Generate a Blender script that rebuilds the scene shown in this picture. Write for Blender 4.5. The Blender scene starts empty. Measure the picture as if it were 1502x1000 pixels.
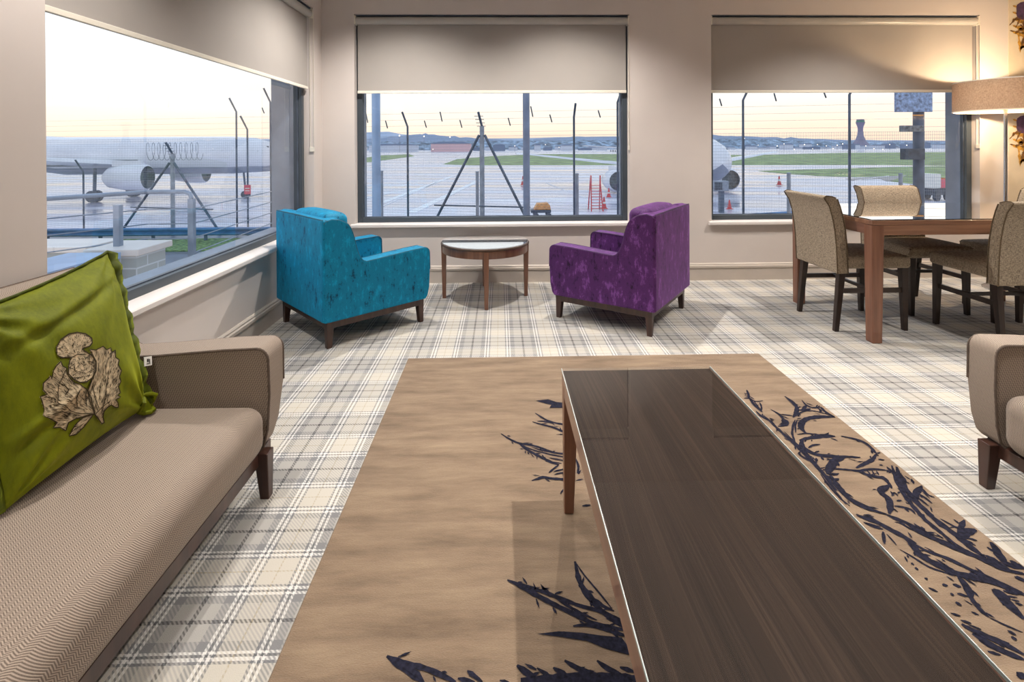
import bpy, bmesh, math, random
from mathutils import Vector, Matrix, noise
random.seed(7)
S = bpy.context.scene
C = S.collection
PI = math.pi

# ---------------------------------------------------------------- camera
F, CX, CY, EYE = 751.24, 751.0, 218.38, 1.2
def _rot(y, p, r):
    cy, sy, cp, sp, cr, sr = math.cos(y), math.sin(y), math.cos(p), math.sin(p), math.cos(r), math.sin(r)
    a = Matrix(((cy, 0, -sy), (0, 1, 0), (sy, 0, cy)))
    b = Matrix(((1, 0, 0), (0, cp, -sp), (0, sp, cp)))
    c = Matrix(((cr, -sr, 0), (sr, cr, 0), (0, 0, 1)))
    return c @ b @ a
RM = _rot(2.29027e-02, 4.3044e-03, -4.72033e-03)
def ray(px, py):
    d = RM.transposed() @ Vector(((px - CX) / F, (py - CY) / F, 1))
    return Vector((d.x, d.z, -d.y))
def atz(px, py, z=0.0):
    d = ray(px, py); return d * ((z - EYE) / d.z) + Vector((0, 0, EYE))
def aty(px, py, Y):
    d = ray(px, py); return d * (Y / d.y) + Vector((0, 0, EYE))
def atx(px, py, X):
    d = ray(px, py); return d * (X / d.x) + Vector((0, 0, EYE))
cam = bpy.data.cameras.new('camera')
cam.sensor_width = 36; cam.lens = 36 * F / 1502
cam.shift_y = -(500 - CY) / 1502; cam.clip_start = .02; cam.clip_end = 9000
co = bpy.data.objects.new('camera', cam); C.objects.link(co)
w = lambda v: Vector((v[0], v[2], -v[1]))
r_, u_, b_ = w(RM[0]), -w(RM[1]), -w(RM[2])
co.matrix_world = Matrix(((r_.x, u_.x, b_.x, 0), (r_.y, u_.y, b_.y, 0), (r_.z, u_.z, b_.z, EYE), (0, 0, 0, 1)))
S.camera = co
vs = S.view_settings
S.display_settings.display_device = 'sRGB'
vs.view_transform = 'Standard'; vs.look = 'None'; vs.gamma = 1; vs.exposure = 0.0; vs.use_curve_mapping = False

def lin(c):
    return tuple(((x / 255) / 12.92 if x / 255 <= .04045 else ((x / 255 + .055) / 1.055) ** 2.4) for x in c) + (1,)

# ---------------------------------------------------------------- dusk sky
wd = bpy.data.worlds.new('sky'); S.world = wd; wd.use_nodes = True
nt = wd.node_tree; nt.nodes.clear()
N = lambda t, k: t.nodes.new('ShaderNode' + k)
tc = N(nt, 'TexCoord'); sx = N(nt, 'SeparateXYZ'); nt.links.new(tc.outputs['Generated'], sx.inputs[0])
mp = N(nt, 'Mapping'); mp.inputs['Scale'].default_value = (1.2, 1.2, 14); nt.links.new(tc.outputs['Generated'], mp.inputs[0])
nz = N(nt, 'TexNoise'); nz.inputs['Scale'].default_value = 2.2; nz.inputs['Detail'].default_value = 6; nt.links.new(mp.outputs[0], nz.inputs['Vector'])
ma = N(nt, 'Math'); ma.operation = 'MULTIPLY_ADD'; nt.links.new(nz.outputs[0], ma.inputs[0]); ma.inputs[1].default_value = .05; nt.links.new(sx.outputs[2], ma.inputs[2])
cr = N(nt, 'ValToRGB'); nt.links.new(ma.outputs[0], cr.inputs[0])
stops = [(0, (215, 205, 205)), (.03, (236, 214, 190)), (.06, (238, 224, 204)), (.10, (238, 232, 222)), (.16, (236, 236, 234)), (.25, (222, 230, 235)), (.45, (205, 222, 240)), (1, (185, 203, 228))]
cr.color_ramp.elements[0].position = 0; cr.color_ramp.elements[0].color = lin(stops[0][1])
cr.color_ramp.elements[1].position = 1; cr.color_ramp.elements[1].color = lin(stops[-1][1])
for p, c in stops[1:-1]:
    e = cr.color_ramp.elements.new(p); e.color = lin(c)
bg = N(nt, 'Background'); nt.links.new(cr.outputs[0], bg.inputs[0]); bg.inputs[1].default_value = 1.42
wo = N(nt, 'OutputWorld'); nt.links.new(bg.outputs[0], wo.inputs[0])

# ---------------------------------------------------------------- ceiling downlights (recessed lamps of the room, plus unseen fill spots) and floor lamp bulb
def spot(x, y, pw, z=2.70, size=130, blend=.8, col=(1, .94, .88), tgt=None, rad=.02):
    l = bpy.data.lights.new('downlight_and_fill', 'SPOT'); l.energy = pw; l.spot_size = math.radians(size); l.spot_blend = blend
    l.color = col; l.shadow_soft_size = rad
    o = bpy.data.objects.new('downlight_and_fill', l); C.objects.link(o); o.location = (x, y, z)
    if tgt: o.rotation_euler = (Vector(tgt) - Vector((x, y, z))).to_track_quat('-Z', 'Y').to_euler()
    return o
LK = 1.7
for x, y, p, sz in [(-.82, 3.70, 105, 132), (.58, 3.70, 105, 132), (2.95, 3.5, 112, 125), (4.6, 3.2, 40, 110),
                    (-1.05, 1.75, 72, 110), (1.0, 1.50, 128, 96), (2.95, 1.6, 95, 100), (-.7, -.5, 75, 120), (1.0, -1.6, 40, 120), (3.2, -.6, 60, 120)]:  # the spots behind the camera are unseen, added as ambient fill
    spot(x, y, p * LK, size=sz)
bl = bpy.data.lights.new('lamp_bulb', 'POINT'); bl.energy = 52; bl.color = (1, .76, .50); bl.shadow_soft_size = .035
bo = bpy.data.objects.new('lamp_bulb', bl); C.objects.link(bo); bo.location = (4.187, 4.15, 1.59)

# ================================================================ materials
def newmat(name):
    m = bpy.data.materials.new(name); m.use_nodes = True
    t = m.node_tree; b = t.nodes['Principled BSDF']
    return m, t, b
def mapping(t, scale=(1, 1, 1), rot=(0, 0, 0), src='Object'):
    tc = N(t, 'TexCoord'); mp = N(t, 'Mapping'); t.links.new(tc.outputs[src], mp.inputs[0])
    mp.inputs['Scale'].default_value = scale; mp.inputs['Rotation'].default_value = rot
    return mp.outputs[0]
def noise_tex(t, vec, scale, detail=4, rough=.5):
    n = N(t, 'TexNoise'); n.inputs['Scale'].default_value = scale; n.inputs['Detail'].default_value = detail; n.inputs['Roughness'].default_value = rough
    t.links.new(vec, n.inputs['Vector']); return n.outputs[0]
def ramp(t, fac, st, interp='LINEAR'):
    r = N(t, 'ValToRGB'); t.links.new(fac, r.inputs[0]); r.color_ramp.interpolation = interp
    e = r.color_ramp.elements; e[0].position = st[0][0]; e[0].color = lin(st[0][1]); e[1].position = st[-1][0]; e[1].color = lin(st[-1][1])
    for p, c in st[1:-1]:
        q = e.new(p); q.color = lin(c)
    return r.outputs[0]
def bump(t, b, h, s=.3, d=.002):
    k = N(t, 'Bump'); k.inputs['Strength'].default_value = s; k.inputs['Distance'].default_value = d
    t.links.new(h, k.inputs['Height']); t.links.new(k.outputs[0], b.inputs['Normal'])
def mathn(t, op, a, b_=None, c=None):
    n = N(t, 'Math'); n.operation = op
    for i, v in enumerate((a, b_, c)):
        if v is None: continue
        if isinstance(v, (int, float)): n.inputs[i].default_value = v
        else: t.links.new(v, n.inputs[i])
    return n.outputs[0]
def mixc(t, fac, a, b_, mode='MIX'):
    n = N(t, 'Mix'); n.data_type = 'RGBA'; n.blend_type = mode
    if isinstance(fac, (int, float)): n.inputs[0].default_value = fac
    else: t.links.new(fac, n.inputs[0])
    for i, v in ((6, a), (7, b_)):
        if isinstance(v, tuple): n.inputs[i].default_value = v
        else: t.links.new(v, n.inputs[i])
    return n.outputs[2]
def plain(name, c, rough=.5, metal=0, spec=None, var=.06, sc=8, bmp=0):
    m, t, b = newmat(name)
    v = mapping(t); n = noise_tex(t, v, sc, 5)
    lo = tuple(max(0, x * (1 - var)) for x in c); hi = tuple(min(255, x * (1 + var)) for x in c)
    t.links.new(ramp(t, n, [(.3, lo), (.7, hi)]), b.inputs['Base Color'])
    b.inputs['Roughness'].default_value = rough; b.inputs['Metallic'].default_value = metal
    if spec is not None: b.inputs['Specular IOR Level'].default_value = spec
    if bmp: bump(t, b, noise_tex(t, v, sc * 12, 3), bmp, .001)
    return m
def emit(name, c, s):
    m, t, b = newmat(name); b.inputs['Base Color'].default_value = lin(c)
    b.inputs['Emission Color'].default_value = lin(c); b.inputs['Emission Strength'].default_value = s
    return m
def wood(name, c1, c2, axis=1, coat=0, rough=.4, scale=1.0, streak=None):
    m, t, b = newmat(name)
    sc = [26 * scale] * 3; sc[axis] = 1.3 * scale
    v = mapping(t, tuple(sc)); n1 = noise_tex(t, v, 1.0, 6, .62)
    sc2 = [150 * scale] * 3; sc2[axis] = 1.6 * scale
    n2 = noise_tex(t, mapping(t, tuple(sc2)), 1.0, 3, .6)
    mid = tuple((a + b2) / 2 for a, b2 in zip(c1, c2))
    col = ramp(t, n1, [(.32, c1), (.5, mid), (.68, c2)])
    if streak:
        col = mixc(t, ramp(t, n2, [(.60, (0, 0, 0)), (.72, (150, 150, 150))]), col, lin(streak))
    t.links.new(col, b.inputs['Base Color'])
    b.inputs['Roughness'].default_value = rough
    b.inputs['Coat Weight'].default_value = coat; b.inputs['Coat Roughness'].default_value = .015
    bump(t, b, n2, .08, .0006)
    return m
def veneer():
    m, t, b = newmat('walnut_veneer')
    wv = noise_tex(t, mapping(t, (3, .8, 1)), 1, 2)
    tc = N(t, 'TexCoord'); sp = N(t, 'SeparateXYZ'); t.links.new(tc.outputs['Object'], sp.inputs[0])
    x = mathn(t, 'MULTIPLY_ADD', wv, .10, sp.outputs[0])
    def streaks(fx, fy, d=3):
        c = N(t, 'CombineXYZ'); t.links.new(mathn(t, 'MULTIPLY', x, fx), c.inputs[0]); t.links.new(mathn(t, 'MULTIPLY', sp.outputs[1], fy), c.inputs[1])
        return noise_tex(t, c.outputs[0], 1, d, .6)
    a, f, q = streaks(22, .5), streaks(230, .9, 2), streaks(90, .35, 2)
    s1 = mathn(t, 'ADD', mathn(t, 'MULTIPLY', a, .45), mathn(t, 'MULTIPLY', f, .55))
    col = ramp(t, s1, [(.34, (34, 25, 20)), (.5, (49, 37, 30)), (.66, (68, 53, 43))])
    col = mixc(t, ramp(t, q, [(.60, (0, 0, 0)), (.70, (120, 120, 120))]), col, lin((98, 80, 68)))
    t.links.new(col, b.inputs['Base Color']); b.inputs['Roughness'].default_value = .55
    return m
def velvet(name, dark, mid, light, sheen, crush=True, scale=12, patch=.5):
    m, t, b = newmat(name)
    v = mapping(t, (1.6, 1.6, .9)); n = noise_tex(t, v, scale, 9, .74)
    v2 = mapping(t, (14, 14, 3)); n2 = noise_tex(t, v2, 6, 4, .7)
    s = mathn(t, 'ADD', mathn(t, 'MULTIPLY', n, .78), mathn(t, 'MULTIPLY', n2, .22))
    if crush: st = [(.38, dark), (.455, mid), (.53, mid), (.60, light)]
    else: st = [(.30, dark), (.5, mid), (.72, light)]
    t.links.new(ramp(t, s, st), b.inputs['Base Color'])
    b.inputs['Roughness'].default_value = .62; b.inputs['Specular IOR Level'].default_value = .25
    b.inputs['Sheen Weight'].default_value = .55; b.inputs['Sheen Roughness'].default_value = .35; b.inputs['Sheen Tint'].default_value = lin(sheen)
    bump(t, b, s, .25, .003)
    return m
def weave(name, a, b1, scale=260, herring=True, warm=None):
    m, t, b = newmat(name)
    tc = N(t, 'TexCoord'); sp = N(t, 'SeparateXYZ'); t.links.new(tc.outputs['Object'], sp.inputs[0])
    x, y, z = sp.outputs
    if herring:
        # zig-zag ribs running across the seat
        tri = mathn(t, 'PINGPONG', mathn(t, 'ADD', x, mathn(t, 'MULTIPLY', z, .6)), .0075)
        ph = mathn(t, 'ADD', mathn(t, 'ADD', y, mathn(t, 'MULTIPLY', z, .7)), mathn(t, 'MULTIPLY', tri, .9))
        f = mathn(t, 'SINE', mathn(t, 'MULTIPLY', ph, 2 * PI / .0052))
        f = mathn(t, 'MULTIPLY_ADD', f, .5, .5)
    else:
        n1 = noise_tex(t, mapping(t, (scale * 2.6, scale * 2.6, scale * .35)), 1, 2)
        n2 = noise_tex(t, mapping(t, (scale * .35, scale * .35, scale * 2.6)), 1, 2)
        f = mathn(t, 'MULTIPLY_ADD', mathn(t, 'ADD', n1, n2), 2.2, -1.7)
        f = mathn(t, 'MINIMUM', mathn(t, 'MAXIMUM', f, 0), 1)
    g = noise_tex(t, mapping(t), 700, 2)
    f2 = mathn(t, 'ADD', mathn(t, 'MULTIPLY', f, .62), mathn(t, 'MULTIPLY', g, .38))
    big = noise_tex(t, mapping(t), 5, 3)
    col = ramp(t, f2, [(.15, a), (.85, b1)])
    col = mixc(t, mathn(t, 'MULTIPLY', big, .12), col, lin((150, 140, 140)))
    t.links.new(col, b.inputs['Base Color'])
    b.inputs['Roughness'].default_value = .9; b.inputs['Specular IOR Level'].default_value = .15
    b.inputs['Sheen Weight'].default_value = .12
    bump(t, b, f2, .5, .0012)
    return m

def carpet_mat():
    m, t, b = newmat('plaid_carpet')
    tc = N(t, 'TexCoord'); sp = N(t, 'SeparateXYZ'); t.links.new(tc.outputs['Object'], sp.inputs[0])
    g, lg, wh, cr_, tan, bk = (118, 120, 122), (176, 174, 170), (232, 230, 226), (206, 200, 188), (184, 172, 146), (56, 56, 60)
    st = [(0, bk), (.018, (172, 169, 164)), (.17, (128, 129, 131)), (.25, wh), (.275, (92, 94, 98)), (.30, wh), (.33, (112, 114, 118)), (.355, cr_),
          (.49, tan), (.505, cr_), (.645, (112, 114, 118)), (.67, wh), (.70, (92, 94, 98)), (.725, wh), (.75, (128, 129, 131)), (.83, (172, 169, 164)), (.982, bk)]
    P = .307
    def stripes(o, ph):
        u = mathn(t, 'FRACT', mathn(t, 'MULTIPLY_ADD', o, 1 / P, ph))
        r = ramp(t, u, st + [(1.0, bk)], 'CONSTANT'); return r
    wob = mathn(t, 'MULTIPLY_ADD', noise_tex(t, mapping(t), 120, 2), .004, -.002)
    X = stripes(mathn(t, 'ADD', sp.outputs[0], wob), -.132 / P + 4)
    Y = stripes(mathn(t, 'ADD', sp.outputs[1], wob), -1.616 / P + 20)
    tw = mathn(t, 'SINE', mathn(t, 'MULTIPLY', mathn(t, 'ADD', sp.outputs[0], sp.outputs[1]), 2 * PI / .0115))
    fac = mathn(t, 'MULTIPLY_ADD', tw, .32, .5)
    col = mixc(t, fac, X, Y)
    tuft = noise_tex(t, mapping(t), 420, 3, .7)
    col = mixc(t, mathn(t, 'MULTIPLY', tuft, .3), col, lin((150, 146, 140)))
    t.links.new(col, b.inputs['Base Color']); b.inputs['Roughness'].default_value = .95; b.inputs['Specular IOR Level'].default_value = .1
    bump(t, b, tuft, .7, .003)
    return m
def rug_mat():
    m, t, b = newmat('rug_wool')
    v = mapping(t, (1.4, 7, 1)); n = noise_tex(t, v, 2.2, 8, .66)
    n2 = noise_tex(t, mapping(t, (1, 2.5, 1)), 160, 3, .7)
    s = mathn(t, 'ADD', mathn(t, 'MULTIPLY', n, .8), mathn(t, 'MULTIPLY', n2, .2))
    t.links.new(ramp(t, s, [(.30, (104, 87, 70)), (.48, (132, 112, 92)), (.68, (156, 135, 111))]), b.inputs['Base Color'])
    b.inputs['Roughness'].default_value = .95; b.inputs['Specular IOR Level'].default_value = .1; b.inputs['Sheen Weight'].default_value = .15
    bump(t, b, mathn(t, 'ADD', n2, n), .8, .004)
    return m
def glass_mat(name='window_glass', tint=(1, 1, 1, 1), rough=0.0, base=.045, boost=1.0):
    m = bpy.data.materials.new(name); m.use_nodes = True; t = m.node_tree; t.nodes.clear()
    tr = N(t, 'BsdfTransparent'); tr.inputs[0].default_value = tint
    gl = N(t, 'BsdfGlossy'); gl.inputs['Roughness'].default_value = rough; gl.inputs['Color'].default_value = (1, 1, 1, 1)
    # two-sided Schlick reflectance, the same from either side of the pane
    ge = N(t, 'NewGeometry'); dt = N(t, 'VectorMath'); dt.operation = 'DOT_PRODUCT'
    t.links.new(ge.outputs['Normal'], dt.inputs[0]); t.links.new(ge.outputs['Incoming'], dt.inputs[1])
    c1 = mathn(t, 'SUBTRACT', 1.0, mathn(t, 'ABSOLUTE', dt.outputs['Value']))
    p5 = mathn(t, 'POWER', c1, 5.0)
    f = mathn(t, 'MINIMUM', mathn(t, 'MULTIPLY', mathn(t, 'MULTIPLY_ADD', p5, .9, base), boost), 1.0)
    mx = N(t, 'MixShader'); t.links.new(f, mx.inputs[0]); t.links.new(tr.outputs[0], mx.inputs[1]); t.links.new(gl.outputs[0], mx.inputs[2])
    o = N(t, 'OutputMaterial'); t.links.new(mx.outputs[0], o.inputs[0])
    return m
def mesh_mat():
    m = bpy.data.materials.new('weld_mesh'); m.use_nodes = True; t = m.node_tree; b = t.nodes['Principled BSDF']
    b.inputs['Base Color'].default_value = lin((150, 156, 166)); b.inputs['Roughness'].default_value = .5
    tc = N(t, 'TexCoord'); sp = N(t, 'SeparateXYZ'); t.links.new(tc.outputs['Object'], sp.inputs[0])
    a = mathn(t, 'LESS_THAN', mathn(t, 'FRACT', mathn(t, 'MULTIPLY', sp.outputs[0], 1 / .05)), .09)
    c = mathn(t, 'LESS_THAN', mathn(t, 'FRACT', mathn(t, 'MULTIPLY', sp.outputs[2], 1 / .10)), .06)
    t.links.new(mathn(t, 'MAXIMUM', a, c), b.inputs['Alpha'])
    return m
def apron_mat():
    m, t, b = newmat('wet_apron')
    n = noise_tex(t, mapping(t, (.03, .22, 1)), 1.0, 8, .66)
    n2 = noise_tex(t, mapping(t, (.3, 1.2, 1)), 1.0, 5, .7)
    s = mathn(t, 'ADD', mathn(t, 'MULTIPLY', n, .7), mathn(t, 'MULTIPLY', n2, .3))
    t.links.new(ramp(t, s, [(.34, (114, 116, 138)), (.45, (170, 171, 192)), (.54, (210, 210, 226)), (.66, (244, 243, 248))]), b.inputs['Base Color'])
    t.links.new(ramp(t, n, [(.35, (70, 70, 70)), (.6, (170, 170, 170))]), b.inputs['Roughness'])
    return m

M = {}
M['wall'] = plain('wall_paint', (205, 196, 190), .75, var=.012, sc=3, bmp=.05)
M['wall_pale'] = plain('trim_paint', (222, 216, 212), .45, var=.01)
M['skirt'] = plain('skirting_paint', (188, 178, 168), .5, var=.02)
M['ceil'] = plain('ceiling_paint', (225, 222, 218), .8, var=.01)
M['frame'] = plain('window_frame_grey', (62, 70, 78), .4, var=.03)
M['reveal'] = plain('outer_reveal', (116, 128, 146), .6, var=.08, sc=5)
M['glass'] = glass_mat(boost=1.5)
M['blind'] = plain('blind_fabric', (164, 158, 152), .85, var=.02, sc=2, bmp=.1)
M['bar'] = plain('blind_bar', (226, 220, 206), .4, var=.01)
M['tube'] = plain('blind_tube', (176, 172, 166), .35, var=.02)
M['carpet'] = carpet_mat()
M['rug'] = rug_mat()
M['navy'] = plain('rug_navy', (32, 32, 44), .95, var=.35, sc=120, spec=.1, bmp=.6)
M['teal'] = velvet('teal_velvet', (0, 54, 82), (0, 120, 156), (0, 148, 192), (60, 190, 255))
M['purple'] = velvet('purple_velvet', (38, 14, 48), (80, 38, 96), (122, 70, 144), (200, 140, 225))
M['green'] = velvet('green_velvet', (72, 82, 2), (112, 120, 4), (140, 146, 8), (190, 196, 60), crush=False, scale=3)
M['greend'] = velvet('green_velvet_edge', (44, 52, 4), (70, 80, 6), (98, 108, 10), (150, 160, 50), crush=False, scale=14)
M['sofa'] = weave('sofa_herringbone', (98, 85, 75), (184, 168, 152))
M['sofapipe'] = plain('sofa_piping', (98, 84, 74), .9, var=.1, sc=60)
M['chairfab'] = weave('chair_linen', (92, 79, 65), (194, 177, 152), 200, False)
M['chairpipe'] = plain('chair_piping', (100, 84, 64), .9, var=.1, sc=60)
M['tealpipe'] = plain('teal_piping', (0, 88, 112), .6, var=.1, sc=30)
M['purplepipe'] = plain('purple_piping', (70, 34, 84), .6, var=.1, sc=30)
M['darkwood'] = wood('dark_leg_wood', (52, 32, 26), (78, 50, 40), 2, .15, .35)
M['chairleg'] = wood('espresso_leg_wood', (36, 24, 20), (54, 38, 30), 2, .1, .4)
M['redwood'] = wood('red_brown_wood', (108, 70, 54), (144, 101, 78), 2, .2, .35)
M['redwoody'] = wood('red_brown_wood_long', (112, 78, 66), (146, 108, 92), 1, .35, .3)
M['redwoodx'] = wood('red_brown_wood_wide', (120, 84, 65), (156, 115, 90), 0, .25, .32)
M['walnut'] = veneer()
M['walnut'].node_tree.nodes['Principled BSDF'].inputs['Specular IOR Level'].default_value = .12
M['walnutx'] = wood('walnut_veneer_wide', (58, 42, 32), (88, 66, 52), 0, 0, .5, .8)
M['tglass'] = glass_mat('table_glass', (.96, .97, .97, 1), 0.0, .012, 1.3)
M['tglass2'] = glass_mat('clear_table_glass', (.96, .97, .97, 1), 0.0, base=.02, boost=2.0)
M['chrome'] = plain('brushed_steel', (190, 190, 192), .22, 1, var=.03)
M['shade'] = None
M['edgeglint'] = plain('pale_edge_glint', (196, 208, 206), .15, var=.02)  # bright glint of the glass edge put into a pale colour
M['white'] = plain('white_tag', (232, 230, 224), .7, var=.02)
M['ink'] = plain('black_ink', (30, 28, 28), .8, var=.02)
M['cream'] = plain('cream_embroidery', (196, 178, 146), .9, var=.18, sc=90)
M['outline'] = plain('brown_embroidery', (58, 46, 22), .9, var=.2, sc=90)
M['paper'] = plain('wallpaper_ground', (206, 192, 168), .7, var=.03)
M['ochre'] = plain('ochre_print', (166, 122, 44), .7, var=.25, sc=40)
M['ochred'] = plain('brown_print', (104, 72, 34), .7, var=.2, sc=40)
M['violet'] = plain('violet_print', (78, 54, 84), .7, var=.2, sc=40)
def shade_material():
    m, t, b = newmat('lamp_shade_linen')
    n1 = noise_tex(t, mapping(t, (300, 300, 60)), 1, 2); n2 = noise_tex(t, mapping(t, (60, 60, 400)), 1, 2)
    s = mathn(t, 'MULTIPLY', mathn(t, 'ADD', n1, n2), .5)
    t.links.new(ramp(t, s, [(.35, (150, 124, 100)), (.65, (204, 178, 148))]), b.inputs['Base Color'])
    b.inputs['Roughness'].default_value = .9
    tl = N(t, 'BsdfTranslucent'); tl.inputs[0].default_value = lin((214, 176, 130))
    mx = N(t, 'MixShader'); mx.inputs[0].default_value = .12
    o = t.nodes['Material Output']; t.links.new(b.outputs[0], mx.inputs[1]); t.links.new(tl.outputs[0], mx.inputs[2]); t.links.new(mx.outputs[0], o.inputs[0])
    return m
M['shade'] = shade_material()
# outside
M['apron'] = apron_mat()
M['asphalt'] = plain('wet_road', (78, 86, 104), .35, var=.25, sc=.6)
M['grass'] = plain('grass', (136, 152, 104), .95, var=.28, sc=.25)
M['grassnear'] = plain('grass_verge', (92, 112, 66), .95, var=.5, sc=9)
M['line'] = plain('road_paint', (246, 246, 250), .6, var=.03)
M['hill'] = plain('far_hill', (140, 156, 182), 1, var=.08, sc=.004)  # hills and trees: distance haze is put into the blue-grey colour
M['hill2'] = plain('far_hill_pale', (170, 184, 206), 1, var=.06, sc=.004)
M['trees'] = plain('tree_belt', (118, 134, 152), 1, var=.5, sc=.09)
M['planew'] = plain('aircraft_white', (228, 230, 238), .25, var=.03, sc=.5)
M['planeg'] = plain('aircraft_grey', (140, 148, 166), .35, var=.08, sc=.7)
M['dark'] = plain('dark_grey', (66, 74, 86), .5, var=.2)
M['fan'] = plain('fan_grey', (88, 98, 104), .45, var=.2, sc=5)
M['galv'] = plain('galvanised_steel', (140, 150, 166), .4, .3, var=.12, sc=4)
M['galvd'] = plain('weathered_steel', (84, 96, 114), .45, .2, var=.15, sc=4)
M['colgrey'] = plain('column_grey', (122, 136, 162), .5, var=.12, sc=3)
M['bluepost'] = plain('pale_blue_steel', (150, 178, 214), .4, .1, var=.1, sc=2)
M['bluerail'] = plain('blue_grey_barrier', (72, 112, 156), .4, .2, var=.12, sc=3)
M['red'] = plain('red_paint', (206, 74, 74), .5, var=.08)
M['pink'] = plain('red_sign', (222, 92, 110), .5, var=.05)
M['orange'] = plain('orange_paint', (214, 150, 84), .5, var=.15)
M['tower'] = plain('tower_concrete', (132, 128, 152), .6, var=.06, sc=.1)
M['towerg'] = plain('tower_glass', (96, 150, 130), .3, var=.05)
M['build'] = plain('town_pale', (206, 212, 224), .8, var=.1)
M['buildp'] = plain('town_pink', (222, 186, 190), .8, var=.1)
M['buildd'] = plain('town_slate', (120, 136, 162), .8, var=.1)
M['lampw'] = emit('far_light', (255, 240, 220), 2.0)
M['sign'] = plain('sign_back', (120, 140, 172), .5, var=.35, sc=14)
M['board'] = plain('mast_box', (104, 108, 112), .5, var=.35, sc=14)
M['brick'] = None
def brick_material():
    m, t, b = newmat('pale_brick')
    tc = N(t, 'TexCoord'); sp = N(t, 'SeparateXYZ'); t.links.new(tc.outputs['Object'], sp.inputs[0])
    cb = N(t, 'CombineXYZ'); t.links.new(mathn(t, 'ADD', sp.outputs[0], sp.outputs[1]), cb.inputs[0]); t.links.new(sp.outputs[2], cb.inputs[1])
    k = N(t, 'TexBrick'); t.links.new(cb.outputs[0], k.inputs['Vector']); k.inputs['Scale'].default_value = 1
    k.inputs['Brick Width'].default_value = .32; k.inputs['Row Height'].default_value = .11; k.inputs['Mortar Size'].default_value = .008
    k.inputs['Color1'].default_value = lin((178, 184, 184)); k.inputs['Color2'].default_value = lin((166, 174, 176)); k.inputs['Mortar'].default_value = lin((206, 214, 220))
    t.links.new(k.outputs[0], b.inputs['Base Color']); b.inputs['Roughness'].default_value = .8
    return m
M['brick'] = brick_material()

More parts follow.
